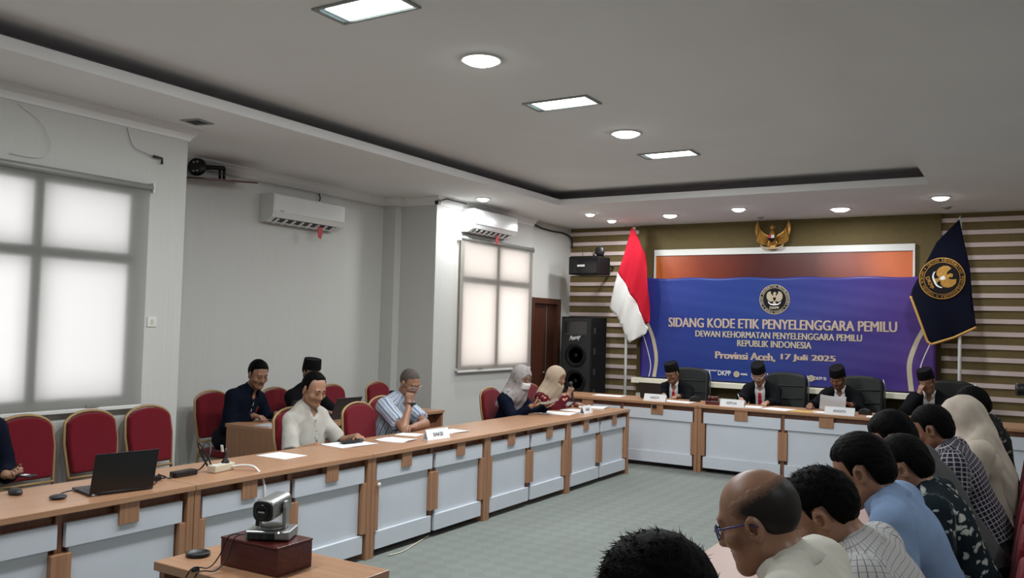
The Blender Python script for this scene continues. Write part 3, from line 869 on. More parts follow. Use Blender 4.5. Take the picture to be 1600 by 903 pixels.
NF = empty('organisation_flag', (-.75, 11.60, 0), 0, 'navy flag with gold fringe and round gold seal on a white pole', 'flag')
ny = lambda x, z: -.03 + .016 * math.sin((x + .35 * z) * 13) * min(1, (3.1 - z) * 1.1) + .012 * math.sin(x * 7 - z * 3)
npoly = [(-.005, 3.13), (.05, 2.85), (.11, 2.55), (.135, 2.2), (.165, 1.95), (.18, 1.82), (-.06, 1.69), (-.30, 1.60), (-.345, 1.63), (-.42, 1.85), (-.49, 2.05), (-.54, 2.19), (-.52, 2.28), (-.40, 2.55), (-.25, 2.86)]
cloth(npoly, ny, 'flag_cloth', M['flag_navy'], NF)
fr = MB()
edge = [(-.54, 2.19), (-.49, 2.05), (-.42, 1.85), (-.345, 1.63)] + [(-.30, 1.60), (-.06, 1.69), (.18, 1.82)]
pe = []
for a_, b_ in zip(edge[:-1], edge[1:]):
    for t_ in np.linspace(0, 1, 6)[:-1]: pe.append((a_[0] + (b_[0] - a_[0]) * t_, a_[1] + (b_[1] - a_[1]) * t_))
pe.append(edge[-1])
fr.tube([(x, ny(x, z) - .004, z) for x, z in pe], .016, 6); fr.build('fringe', M['fringe'], NF)
seal(NF, lambda x, z, off: (-.19 + x, ny(-.19 + x, 2.41 + z) - off * 1.6 - .008, 2.41 + z), .255, R(-68), M['gold'], [M['gold'], M['white'], M['white']], M['gold'], M['seal_black'])
pm = MB(); pm.tube([(.0, .03, 0.02), (.0, .03, 3.14)], .021, 10); pm.build('pole', M['white_paint'], NF)
pm = MB(); pm.lathe([(.16, 0), (.16, .02), (.05, .05), (.03, .1)], 20, M=Matrix.Translation((0, .03, 0))); pm.build('base', M['white_paint'], NF)
pm = MB(); pm.lathe([(.001, 3.13), (.02, 3.14), (.014, 3.165), (.004, 3.185)], 10, M=Matrix.Translation((0, .03, 0))); pm.build('finial', M['steel'], NF)

# carved golden eagle
G = empty('eagle_emblem', (-3.065, 11.86, 2.845), 0, 'carved golden eagle emblem with spread wings and a small shield above the backdrop', 'emblem')
S_ = .26
for s_ in (-1, 1):
    wg = MB()
    base = [(.12, -.02), (.26, .14), (.42, .22), (.56, .34), (.68, .52), (.76, .74), (.80, .94), (.92, .66), (.94, .36), (.86, .06), (.70, -.22), (.48, -.40), (.26, -.44), (.12, -.30)]
    wg.prism([(s_ * p[0] * S_, .17 + p[1] * S_) for p in base], -.02, .03, 'y'); wg.build('wing', M['gold'], G, .008)
    for k in range(6):
        t_ = k / 5
        q_ = lambda x_, z_: (s_ * x_ * S_, -.026, .17 + z_ * S_)
        fe = MB(); fe.tube([q_(.16 + .02 * k, -.06 - .06 * k), q_(.40 + .03 * k, .06 - .085 * k), q_(.62 + .035 * k, .22 - .085 * k), q_(.78 + .012 * k, .62 - .11 * k)], [.008, .012, .011, .003], 6); fe.build('feather', M['gold'], G)
    lg = MB(); lg.tube([(s_ * .03, -.03, .08), (s_ * .055, -.045, .035)], [.02, .012], 8); lg.build('leg', M['gold'], G)
bd = MB(); bd.ball((0, -.03, .16), (.05, .04, .11), 14); bd.build('body', M['gold'], G)
hd = MB(); hd.ball((0, -.035, .30), (.032, .035, .04), 12); hd.tube([(.015, -.05, .305), (.055, -.055, .295)], [.014, .003], 6); hd.build('head', M['gold'], G)
tl = MB(); tl.prism([(-.03, .07), (.03, .07), (.06, -.0), (.02, -.015), (-.02, -.015), (-.06, 0)], -.03, .0, 'y'); tl.build('tail', M['gold'], G, .004)
sh = MB(); sh.prism([(-.045, .20), (.045, .20), (.045, .13), (0, .085), (-.045, .13)], -.085, -.065, 'y'); sh.build('shield', M['seal_black'], G, .004)
sh = MB(); sh.prism([(.0, .195), (.04, .195), (.04, .15), (0, .15)], -.090, -.085, 'y'); sh.build('shield_quarter', M['white'], G)
sh = MB(); sh.prism([(-.04, .195), (0, .195), (0, .15), (-.04, .15)], -.090, -.085, 'y'); sh.build('shield_quarter', M['red'], G)
rb = MB()
rp = spline([(-.155, .055), (-.11, .02), (0, .01), (.11, .02), (.155, .055)], 14)
for i in range(len(rp) - 1):
    (x0, z0), (x1, z1) = rp[i], rp[i + 1]
    rb.prism([(x0, z0 - .012), (x1, z1 - .012), (x1, z1 + .014), (x0, z0 + .014)], -.06, -.045, 'y')
rb.build('ribbon', plain('pale gilt', (.42, .30, .17), .5), G)

# ------------------------------------------------------------------ loudspeakers
o = empty('floor_loudspeaker', (-5.745, 11.45, 0), R(0), 'tall black floor loudspeaker with two woofers beside the door', 'loudspeaker')
MB().box(-.26, .26, -.22, .24, .0, .60).build('plinth', M['speaker'], o, .01)
MB().box(-.255, .255, -.25, .25, .602, 1.85).build('cabinet', M['speaker'], o, .012)
MB().box(-.235, .235, -.262, -.25, .63, 1.825).build('grille', plain('grille', (.009, .009, .010), .6, bump=.4, bscale=500), o, .004)
for zc in (.90, 1.28):
    m_ = MB(); m_.lathe([(.17, 0), (.175, .008), (.155, .012), (.13, .004), (.05, -.02), (.03, .0), (.004, .006)], 28, M=rotM((0, -.262, zc), (R(90), 0, 0))); m_.build('woofer', M['speaker'], o)
m_ = MB(); m_.prism([(-.19, 1.60), (.19, 1.60), (.19, 1.78), (-.19, 1.78)], -.27, -.262, 'y'); m_.build('horn', M['blackgloss'], o, .004)
pl = [(-.19, 1.58)] + [(.19 * math.cos(a), 1.58 + .045 * math.sin(a)) for a in np.linspace(PI, 0, 12)]
MB().prism(pl, -.272, -.262, 'y').build('brow', M['charcoal'], o)
vs, fs = fit_text('Peavey', .19, .085, .012, 0, .45)
m_ = MB(); m_.add([(v_[0] - .01, -.274, 1.535 + v_[1] + v_[0] * .18) for v_ in vs], fs); m_.build('logo', M['white'], o)
for zc in (.7, 1.0, 1.3, 1.6):
    MB().box(.255, .262, -.2, -.13, zc, zc + .09).build('corner_plate', M['charcoal'], o, .003)

o = empty('wall_loudspeaker', (-5.65, 11.42, 2.48), R(-6), 'black box loudspeaker bracketed high on the striped wall', 'loudspeaker')
MB().box(-.26, .26, -.2, .14, 0, .265).build('cabinet', M['speaker'], o, .012)
MB().box(-.245, .245, -.208, -.2, .015, .25).build('grille', M['blackgloss'], o, .004)
MB().box(-.10, .03, -.212, -.208, .115, .143).build('name_badge', M['white'], o, .004)
m_ = MB(); m_.lathe([(.075, 0), (.08, .02), (.07, .045), (.02, .05)], 20, M=rotM((.17, .0, .35), (R(90), 0, 0))); m_.build('mount_plate', M['black'], o)
m_ = MB(); m_.tube([(.17, .0, .35), (.15, .10, .30), (.10, .20, .2), (.05, .57, .15)], .018, 8); m_.tube([(.06, 0, .265), (.06, 0, .33), (.17, 0, .34)], .012, 6); m_.build('bracket', M['black'], o)
m_ = MB(); m_.tube(spline([(-.2, .1, .27), (-.21, .1, .40), (-.17, .14, .44), (-.12, .2, .40), (-.14, .3, .3)], 16), .004, 5); m_.build('lead', M['black'], o)

# near bracket with its thin board
o = empty('speaker_bracket', (-6.98, 5.30, 3.05), 0, 'black swivel bracket holding a thin dark board in the wall recess', 'bracket')
m_ = MB(); m_.lathe([(.085, 0), (.09, .02), (.08, .05), (.03, .06)], 24, M=rotM((.06, .06, .10), (R(80), 0, R(30)))); m_.build('mount_plate', M['black'], o)
for k in range(4):
    a = R(45 + 90 * k)
    m_ = MB(); m_.ball((.10 + .06 * math.cos(a) * .6, .0, .10 + .06 * math.sin(a)), .012, 8); m_.build('bolt', M['steel'], o)
m_ = MB(); m_.tube([(.06, .06, .10), (.10, .18, .12), (.12, .32, .135)], [.03, .02, .022], 10); m_.build('arm', M['black'], o)
for dy in (-.025, .025):
    m_ = MB(); m_.tube([(.12, .30 + dy, .14), (.12, .30 + dy, .02)], .014, 8); m_.build('clamp', M['black'], o)
MB().box(-.02, .30, -.06, .60, -.012, .004, M=rotM((0, 0, .0), (R(5.0), R(5.5), 0))).build('board', M['mahogany'], o, .002)

# ------------------------------------------------------------------ air conditioners
def aircon(x, y0, y1, z0, label, tilt=0):
    o_ = empty('air_conditioner', (x, (y0 + y1) / 2, z0), 0, label, 'air conditioner', 'white wall air conditioners')
    hw_ = (y1 - y0) / 2
    prof = [(0, .0), (.10, -.005), (.19, .045), (.215, .10), (.215, .285), (.19, .30), (0, .30)]
    MB().prism([(p[0], p[1]) for p in prof], -hw_, hw_, 'y', ).build('housing', M['white_gloss'], o_, .008, seg=3)
    MB().box(.214, .222, -hw_ + .01, hw_ - .01, .10, .283).build('front_panel', M['white_gloss'], o_, .003)
    a_ = MB(); a_.add([(.095, -hw_ + .06, -.0065), (.185, -hw_ + .06, .039), (.185, hw_ - .10, .039), (.095, hw_ - .10, -.0065)], [(0, 1, 2, 3)])
    a_.build('air_outlet', M['charcoal'], o_)
    for k in range(8):
        y = -hw_ + .10 + (2 * hw_ - .24) * k / 7
        MB().box(.0, .09, y - .018, y + .018, -.004, .004, M=rotM((.10, 0, -.008), (0, R(-26), 0))).build('louvre', M['white_gloss'], o_)
    return o_
M['white_gloss'] = plain('glossy white plastic', (.68, .70, .68), .18, coat=.4)
a1 = aircon(XR, 6.22, 7.30, 2.73, 'white air conditioner with a red tag in the wall recess')
MB().box(.2225, .2235, -.46, -.40, .112, .118).build('name_badge', M['ink'], a1)
a2 = aircon(XF, 8.88, 9.92, 2.88, 'white air conditioner with a red tag above the far window')
for a_, yy in ((a1, .22), (a2, .12)):
    m_ = MB(); m_.prism([(yy - .03, -.10), (yy + .02, -.115), (yy + .035, -.05), (yy + .03, .02), (yy - .03, .02)], .14, .147, 'x'); m_.build('tag', M['red'], a_, .002)
m_ = MB(); m_.tube(spline([(.02, .30, .30), (.03, .32, .37), (.02, .3, .42)], 8), .008, 6); m_.build('pipe', M['charcoal'], a1)

# bracket and cable on the far corner, dangling wires
o = MB(); o.tube([(XF + .02, 8.36, 3.2), (XF + .085, 8.42, 3.235), (XF + .085, 8.86, 3.235)], .008, 6); o.box(XF - .005, XF + .05, 8.31, 8.36, 3.16, 3.235)
tag(o.build('cable_clip', M['black']), 'black cable clip on the top corner of the white pier', 'cable clip')
o = MB(); o.tube(spline([(-6.24, 10.72, 3.19), (-6.27, 11.0, 3.165), (-6.27, 11.35, 3.155), (-6.26, 11.7, 3.16), (-6.25, 11.93, 3.10), (-6.25, 11.955, 2.95)], 24), .014, 6)
tag(o.build('wall_cable', M['black']), 'thick black cable along the top of the wall beside the door', 'cable')
o = MB(); o.tube(spline([(XN + .015, 3.97, 3.15), (XN + .02, 4.02, 3.02), (XN + .03, 4.12, 2.98), (XN + .03, 4.2, 2.97)], 14), .0022, 5); o.tube([(XN + .03, 4.2, 2.97), (XN + .03, 4.28, 2.965), (XN + .03, 4.28, 2.92)], .011, 6)
tag(o.build('loose_wire', M['charcoal']), 'loose wire with a black plug hanging high on the near wall', 'wire')
o = MB(); o.tube(spline([(XN + .015, 3.15, 3.14), (XN + .02, 3.3, 3.05), (XN + .03, 3.38, 2.9), (XN + .03, 3.32, 2.80), (XN + .02, 3.1, 2.79)], 18), .003, 5)
tag(o.build('loose_wire', M['white_paint']), 'pale looped wire hanging above the near window', 'wire')
o = empty('wall_socket', (XN - .0, 4.27, 1.65), 0, 'small white wall switch on the pier right of the near window', 'switch')
MB().box(0, .01, -.04, .04, -.04, .04).build('plate', M['white_paint'], o, .003)
MB().box(.01, .014, -.012, .012, -.02, .02).build('rocker', M['cream'], o, .002)
# ------------------------------------------------------------------ things on the desks
TZ = .7505
def sheet(name, label, cat, x, y, z, rz, w_, l_, mat='paper', curl=0.0, n=1, group='papers on the desks'):
    """a sheet or thin stack, slightly lifted corners"""
    mb = MB(); N_ = 6
    th = .0006 * n + .0006
    for side in (1, 0):
        for j in range(N_ + 1):
            for i in range(N_ + 1):
                u = i / N_ - .5; v_ = j / N_ - .5
                mb.v.append((u * w_, v_ * l_, (th if side else 0) + curl * max(0, abs(u) * 2 - .4) ** 2 * (1 if v_ * u > -.1 else .2)))
    K = (N_ + 1) ** 2
    for j in range(N_):
        for i in range(N_):
            a = j * (N_ + 1) + i
            mb.f.append((a, a + 1, a + N_ + 2, a + N_ + 1)); mb.f.append((K + a, K + a + N_ + 1, K + a + N_ + 2, K + a + 1))
    for i in range(N_):
        for q in ((i, i + 1), (N_ * (N_ + 1) + i + 1, N_ * (N_ + 1) + i), ((i + 1) * (N_ + 1), i * (N_ + 1)), (i * (N_ + 1) + N_, (i + 1) * (N_ + 1) + N_)):
            mb.f.append((q[1], q[0], K + q[0], K + q[1]))
    mb.m = [0] * len(mb.f); mb.sm = [False] * len(mb.f)
    o_ = mb.build(name, M[mat])
    o_.location = (x, y, z); o_.rotation_euler.z = rz
    return tag(o_, label, cat, group)
sheet('paper_sheet', 'single white sheet lying alone left of the man in the cream shirt', 'paper', -4.45, 4.24, TZ, R(2), .27, .22)
sheet('paper_stack', 'white papers under the black phone', 'paper', -4.47, 4.95, TZ, R(-8), .25, .36, n=5, curl=.008)
sheet('paper_stack', 'open white papers with a lifted edge left of the name card', 'paper', -4.36, 5.38, TZ, R(8), .25, .25, n=4, curl=.02)
sheet('paper_sheet', 'white sheet by the elbow of the man in the striped shirt', 'paper', -4.50, 5.72, TZ, R(15), .20, .18, n=2)
sheet('paper_stack', 'white papers lying right behind the name card on the left row', 'paper', -4.36, 6.12, TZ, R(-6), .21, .30, n=4, curl=.012)
sheet('paper_stack', 'spread white papers in front of the woman in the face mask', 'paper', -4.42, 8.22, TZ, R(10), .36, .30, n=4, curl=.006)
sheet('paper_stack', 'white papers in front of the woman with the microphone', 'paper', -4.40, 8.62, TZ, R(-12), .3, .24, n=5, curl=.008)
sheet('paper_stack', 'white paper block at the far end of the left row', 'paper', -4.40, 9.05, TZ, R(14), .30, .24, n=22, curl=.02)
B8 = .8005
sheet('paper_stack', 'white papers at the left end of the head table near the flag pole', 'paper', -4.78, 10.30, B8, R(3), .4, .24, n=3, curl=.006, group='papers on the head table')
sheet('paper_stack', 'white papers in front of the man behind the small laptop', 'paper', -3.78, 10.14, B8, R(-6), .42, .22, n=4, curl=.004, group='papers on the head table')
sheet('paper_stack', 'white paper stack right of the gavel, under the writing hand', 'paper', -2.82, 10.12, B8, R(4), .2, .24, n=14, group='papers on the head table')
sheet('paper_stack', 'white papers fanned out beside the yellow envelope', 'paper', -2.52, 10.10, B8, R(-12), .32, .3, n=6, curl=.008, group='papers on the head table')
sheet('envelope', 'yellow manila envelope lying on the head table', 'envelope', -2.26, 10.06, B8 + .002, R(-8), .30, .24, 'envelope', group='papers on the head table')
sheet('paper_stack', 'white papers between the yellow envelope and the right name card', 'paper', -2.05, 10.12, B8, R(5), .2, .22, n=4, group='papers on the head table')
sheet('paper_stack', 'white papers right of the right name card on the head table', 'paper', -1.40, 10.05, B8, R(3), .30, .22, n=4, group='papers on the head table')

def name_card(txt, x, y, z, rz, w_, label, h_=.085):
    o_ = empty('name_card', (x, y, z), rz, label, 'name card', 'folded white name cards')
    m_ = MB()
    hw_ = w_ / 2
    a_ = R(20); yb = h_ * math.tan(a_)
    for s_ in (-1, 1):
        m_.prism([(s_ * yb, 0), (s_ * (yb - .002), 0), (0 - s_ * .002, h_), (0, h_ + .001)], -hw_, hw_, 'x')
    m_.box(-hw_, hw_, -yb, yb, .0, .0015)
    m_.build('card', M['paper'], o_)
    vs_, fs_ = fit_text(txt, w_ * .42, h_ * .32, .02)
    t_ = MB()
    for v_ in vs_:
        zz = h_ * .5 + v_[1]
        t_.v.append((v_[0], -(yb * (1 - zz / h_)) - .0025, zz))
    t_.f = [list(f_) for f_ in fs_]; t_.m = [0] * len(fs_); t_.sm = [False] * len(fs_)
    t_.build('lettering', M['ink'], o_)
    return o_
name_card('SAKSI', -4.17, 5.66, TZ, R(90 - 6), .27, 'white name card reading SAKSI')
name_card('SAKSI', -4.20, 8.46, TZ, R(90 + 4), .24, 'small white name card beside the papers of the women')
name_card('ANGGOTA', -4.02, 10.03, B8, R(-1), .29, 'white name card before the small laptop on the head table')
name_card('KETUA', -3.04, 10.02, B8, R(0), .29, 'white name card reading KETUA in the middle of the head table')
name_card('ANGGOTA', -1.82, 9.98, B8, R(-3), .32, 'white name card below the held up sheet of paper on the head table')

# big laptop seen from behind
def laptop(name, label, x, y, z, rz, w_, d_, h_, ang, lid='black', thin=.014):
    """screen hinge on local y=0, keyboard towards +y, lid leaning back by ang"""
    o_ = empty(name, (x, y, z), rz, label, 'laptop')
    MB().box(-w_ / 2, w_ / 2, 0, d_, .002, .002 + thin).build('base', M['charcoal'], o_, .003)
    k_ = MB()
    for j in range(5):
        for i in range(13):
            k_.box(-w_ * .44 + w_ * .88 * i / 13 + .002, -w_ * .44 + w_ * .88 * (i + 1) / 13 - .002, d_ * .14 + d_ * .09 * j, d_ * .14 + d_ * .09 * (j + 1) - .003, .0161, .0176)
    kb = k_.build('keyboard', M['black'], o_); kb['kind'] = 'stuff'
    MB().box(-w_ * .16, w_ * .16, d_ * .66, d_ * .94, .0160, .0166).build('touchpad', M['black'], o_)
    Ml = rotM((0, .006, .012), (R(ang), 0, 0))
    MB().box(-w_ / 2, w_ / 2, -.006, 0, 0, h_, M=Ml).build('lid', M[lid], o_, .002)
    MB().box(-w_ / 2 + .008, w_ / 2 - .008, .0002, .0008, .012, h_ - .008, M=Ml).build('screen', M['blackgloss'], o_)
    m_ = MB(); m_.tube([(-w_ * .42, .004, .012), (w_ * .42, .004, .012)], .008, 8); m_.build('hinge', M['black'], o_)
    return o_
lp = laptop('laptop', 'large open black laptop on the left row, seen from behind', -4.14, 2.815, TZ, R(90 - 11), .335, .235, .222, 15)
MB().box(-.155, -.13, -.001, .001, .003, .012).build('sticker', M['paper_grey'], lp)
laptop('laptop', 'small black laptop on the head table behind the left name card', -4.19, 10.30, B8, R(-4), .30, .21, .20, 14)
laptop('laptop', 'black laptop of the man in the navy jacket', -5.80, 5.72, TZ, R(88), .33, .23, .22, 25)
laptop('laptop', 'grey laptop between the two men typing by the wall', -5.70, 6.20, TZ, R(88), .34, .23, .22, 25, 'charcoal')
laptop('laptop', 'dark laptop right of the cream shirt man, before the empty chairs', -5.66, 6.98, TZ, R(80), .36, .24, .25, 20)
sheet('notebook', 'thin pale notebook on the corner of the desk by the wall', 'notebook', -5.78, 5.33, TZ, R(12), .16, .2, 'paper_grey', n=14, group='papers on the wall desk')

def mouse(label, x, y, rz, s_=1.0):
    m_ = MB(); m_.ball((0, 0, .012), (.032 * s_, .055 * s_, .024 * s_), 16)
    m_.v = [(p[0], p[1], max(.0005, p[2])) for p in m_.v]
    o_ = m_.build('computer_mouse', M['charcoal']); o_.location = (x, y, TZ); o_.rotation_euler.z = rz
    return tag(o_, label, 'mouse')
mouse('black computer mouse lying alone near the left edge', -4.52, 2.46, R(80))
o = MB(); o.ball((0, 0, .011), (.04, .045, .013), 16); o.tube(spline([(-.03, .03, .012), (-.06, .10, .012), (-.05, .19, .014)], 10), .004, 6)
o = o.build('usb_hub', M['charcoal']); o.location = (-4.25, 2.53, TZ); o.rotation_euler.z = R(12); tag(o, 'small grey puck with a short lead beside the large laptop', 'adapter')
o = empty('charger', (-4.31, 3.33, TZ), R(3), 'black laptop charger brick with coiled leads', 'charger')
MB().box(-.03, .03, -.08, .08, .001, .034).build('brick', M['black'], o, .006)
m_ = MB(); m_.tube(spline([(.0, -.08, .017), (.02, -.12, .006), (.0, -.17, .03), (.03, -.2, .04), (.04, -.16, .02), (.0, -.18, .006), (.06, -.24, .006), (.12, -.32, .006)], 40), .004, 6); m_.build('lead', M['black'], o)
m_ = MB(); m_.box(-.02, .02, -.21, -.17, .002, .03); m_.build('ferrite', M['black'], o, .006)
m_ = MB(); m_.tube(spline([(0, .08, .017), (.0, .13, .03), (.02, .17, .10), (-.01, .2, .16), (-.03, .17, .17), (.0, .15, .08), (.03, .19, .02), (.05, .26, .008), (.01, .27, .008), (.0, .2, .012), (-.05, .16, .12), (-.03, .13, .18), (0, .17, .1), (.02, .2, .02)], 80), .005, 6); m_.build('coiled_lead', M['black'], o)
o = empty('power_strip', (-4.28, 3.58, TZ), R(10), 'cream power strip with a white cable running off the desk', 'power strip')
MB().box(-.032, .032, -.09, .09, .001, .045).build('body', M['cream'], o, .005)
for y in (-.055, 0.0, .055):
    m_ = MB(); m_.lathe([(.021, 0), (.023, .003), (.018, .002), (.002, .001)], 18, M=Matrix.Translation((0, y, .044))); m_.build('socket', M['white_paint'], o)
m_ = MB(); m_.tube(spline([(.03, .06, .02), (.10, .09, .03), (.18, .10, .02), (.245, .10, -.06), (.262, .10, -.20), (.26, .11, -.34), (.255, .11, -.5), (.255, .10, -.70)], 40), .008, 8); m_.build('cable', M['white_paint'], o)
m_ = MB(); m_.lathe([(.026, .045), (.024, .055), (.010, .075), (.006, .10), (.006, .135)], 14, M=Matrix.Translation((-.0, .035, .0)))
m_.build('antenna_base', M['black'], o)
m_ = MB(); m_.box(-.009, .009, -.004, .004, .12, .165, M=rotM((-.0, .035, .0), (R(14), 0, 0))); m_.build('antenna_tip', M['white_paint'], o, .003)
o = empty('phone', (-4.50, 4.99, TZ + .012), R(76), 'black phone lying on the papers before the cream shirt man', 'phone')
MB().box(-.085, .06, -.038, .038, 0, .011).build('body', M['black'], o, .004)
m_ = MB(); m_.lathe([(.028, 0), (.03, .012), (.024, .02), (.005, .022)], 16, M=Matrix.Translation((.09, 0, .0))); m_.build('earpiece', M['charcoal'], o)
# gavel block
o = empty('gavel', (-3.31, 10.13, B8), R(8), 'dark brown wooden gavel on its sound block', 'gavel')
MB().box(-.085, .085, -.06, .06, 0, .042).build('sound_block', M['mahogany'], o, .006)
m_ = MB(); m_.tube([(-.06, 0, .075), (-.045, 0, .075), (-.04, 0, .075), (.04, 0, .075), (.045, 0, .075), (.06, 0, .075)], [.03, .034, .027, .027, .034, .03], 16); m_.build('mallet_head', M['mahogany'], o)
m_ = MB(); m_.tube([(0, 0, .075), (0, .16, .06)], [.009, .012], 10); m_.build('handle', M['mahogany'], o)
for x_, y_, rz_, lb_ in ((-3.62, 10.36, 20, 'black open pouch on the head table right of the small laptop'), (-1.60, 10.25, -10, 'black pouch on the head table beside the right name card')):
    m_ = MB(); m_.prism([(-.07, 0), (.07, 0), (.06, .05), (.0, .075), (-.06, .05)], -.035, .035, 'y'); o = m_.build('pouch', M['leather'], None, .01); o.location = (x_, y_, B8); o.rotation_euler.z = R(rz_); tag(o, lb_, 'pouch')
m_ = MB(); m_.prism([(-.03, 0), (.03, 0), (.02, .045), (-.02, .045)], -.012, .012, 'y'); o = m_.build('hook', M['black'], None, .004); o.location = (-3.98, 9.905, .725); tag(o, 'black clip on the wooden tab below the left name card', 'clip')
# white round knob on the left row
m_ = MB(); m_.lathe([(.012, 0), (.016, .008), (.014, .016), (.003, .018)], 14, M=rotM((-.69, -.001, .52), (R(90), 0, 0))); m_.build('knob', M['white_paint'], DESK3)
# green box on the wall desk
m_ = MB(); m_.box(-.04, .04, -.06, .06, 0, .02); o = m_.build('small_box', plain('green card', (.07, .30, .06), .6), None, .003); o.location = (-5.60, 6.70, TZ); tag(o, 'small green box on the desk by the wall', 'box')

# ------------------------------------------------------------------ mahogany box and conference camera
o = empty('wooden_box', (-2.515, 2.335, TZ), R(2), 'dark red mahogany box on the foreground table', 'box')
MB().box(-.148, .148, -.092, .092, 0, .098).build('body', M['mahogany'], o, .002)
MB().box(-.150, .150, -.094, .094, .099, .108).build('lid', M['mahogany'], o, .003)
CZ = TZ + .1085
o = empty('conference_camera', (-2.50, 2.345, CZ), R(30), 'silver conference camera with black lens barrel on the mahogany box', 'camera')
MB().box(-.085, .085, -.065, .065, .002, .038).build('base', M['silver'], o, .008, seg=3)
MB().box(-.074, .03, -.067, -.063, .006, .030).build('port_panel', M['black'], o, .001)
for x in (-.058, -.035, -.005): MB().box(x - .008, x + .008, -.069, -.066, .010, .022).build('port', M['charcoal'], o)
m_ = MB(); m_.ball((.045, -.064, .033), .003, 8); m_.build('status_light', M['panel_on'], o)
m_ = MB(); m_.lathe([(.055, .038), (.055, .044), (.045, .048), (.01, .05)], 24); m_.build('turntable', M['silver'], o)
for s_ in (-1, 1):
    pl = [(-.022, .044), (.022, .044), (.022, .12), (.012, .142), (-.012, .142), (-.022, .12)]
    MB().prism(pl, s_ * .052 - .007, s_ * .052 + .007, 'x').build('yoke_arm', M['silver'] if s_ > 0 else M['black'], o, .003)
Mh = rotM((0, 0, .118), (R(4), 0, R(-12)))
m_ = MB()
oct_ = [(.042 * math.copysign(abs(math.cos(a)) ** .6, math.cos(a)), .040 * math.copysign(abs(math.sin(a)) ** .6, math.sin(a))) for a in np.linspace(0, 2 * PI, 28, endpoint=False)]
m_.prism(oct_, -.07, .075, 'y', M=Mh, smooth=False); m_.build('camera_head', M['silver'], o, .006)
m_ = MB(); m_.prism([(p[0] * .97, p[1] * .97) for p in oct_], -.078, -.069, 'y', M=Mh); m_.build('front_bezel', M['black'], o, .003)
m_ = MB(); m_.lathe([(.028, 0), (.028, .006), (.022, .008), (.018, .002), (.004, .003)], 24, M=Mh @ rotM((0, -.077, 0), (R(90), 0, 0))); m_.build('lens', M['blackgloss'], o)
MB().box(-.013, .013, -.0865, -.0855, -.003, .003, M=Mh).build('lens_mark', M['paper_grey'], o)
m_ = MB(); m_.lathe([(.001, 0), (.042, .0), (.047, .004), (.047, .014), (.041, .016), (.038, .009), (.002, .008)], 28); o = m_.build('lens_cover', M['black']); o.location = (-2.83, 2.27, TZ); tag(o, 'round black lens cover lying on the foreground table', 'lens cover')
o = MB(); o.tube(spline([(-2.568, 2.272, CZ + .016), (-2.60, 2.225, CZ + .012), (-2.62, 2.2, .80), (-2.63, 2.16, .762), (-2.66, 2.1, .76), (-2.70, 2.06, .6)], 30), .0026, 6); o.tube([(-2.645, 2.13, .76), (-2.658, 2.105, .76)], .008, 8)
tag(o.build('camera_cable', M['black']), 'black cable with a ferrite bead running from the conference camera', 'cable')
o = MB(); o.tube(spline([(-2.548, 2.285, CZ + .016), (-2.565, 2.225, CZ + .014), (-2.575, 2.2, .80), (-2.58, 2.15, .762), (-2.60, 2.08, .76), (-2.62, 2.06, .6)], 30), .0026, 6)
tag(o.build('camera_cable', M['black']), 'plain black cable hanging down the front of the mahogany box', 'cable')
o = MB(); o.tube(spline([(-3.98, 4.86, .008), (-3.97, 5.0, .006), (-4.02, 5.2, .006), (-4.1, 5.5, .006)], 14), .005, 5); tag(o.build('floor_cable', M['cream']), 'thin cable on the carpet under the left desks', 'cable')

# video camera at the right edge
o = empty('video_camera', (.14, 8.4, 0), R(8), 'black video camera on a tripod, its lens poking in at the right edge', 'video camera')
m_ = MB(); m_.tube([(-.26, 0, 1.27), (-.25, 0, 1.27), (-.17, 0, 1.27), (-.165, 0, 1.27), (-.06, 0, 1.27)], [.05, .055, .05, .042, .042], 18); m_.build('lens_barrel', M['black'], o)
MB().box(-.07, .20, -.06, .06, 1.20, 1.35).build('body', M['black'], o, .01)
m_ = MB(); m_.tube([(-.02, 0, 1.36), (-.02, 0, 1.41), (.15, 0, 1.41), (.15, 0, 1.36)], .012, 8); m_.build('handle', M['black'], o)
m_ = MB(); m_.lathe([(.04, 1.17), (.045, 1.2)], 16); m_.build('tripod_head', M['charcoal'], o)
for k in range(3):
    a = R(90 + 120 * k); m_ = MB(); m_.tube([(0, 0, 1.17), (.38 * math.cos(a), .38 * math.sin(a), 0.01)], [.018, .012], 8); m_.build('tripod_leg', M['charcoal'], o)
# ------------------------------------------------------------------ people: bodies grown from a distance field
F32 = np.float32
V3 = lambda *a: np.array(a, float)
def unit(v): v = np.asarray(v, float); return v / (np.linalg.norm(v) + 1e-9)

def axis_pts(lo, hi, step, fine):
    out = [lo]; t = lo
    while t < hi:
        s = step
        for a, b, st_ in fine:
            if a - step <= t < b: s = min(s, st_)
        t += s; out.append(t)
    return np.array(out, F32)

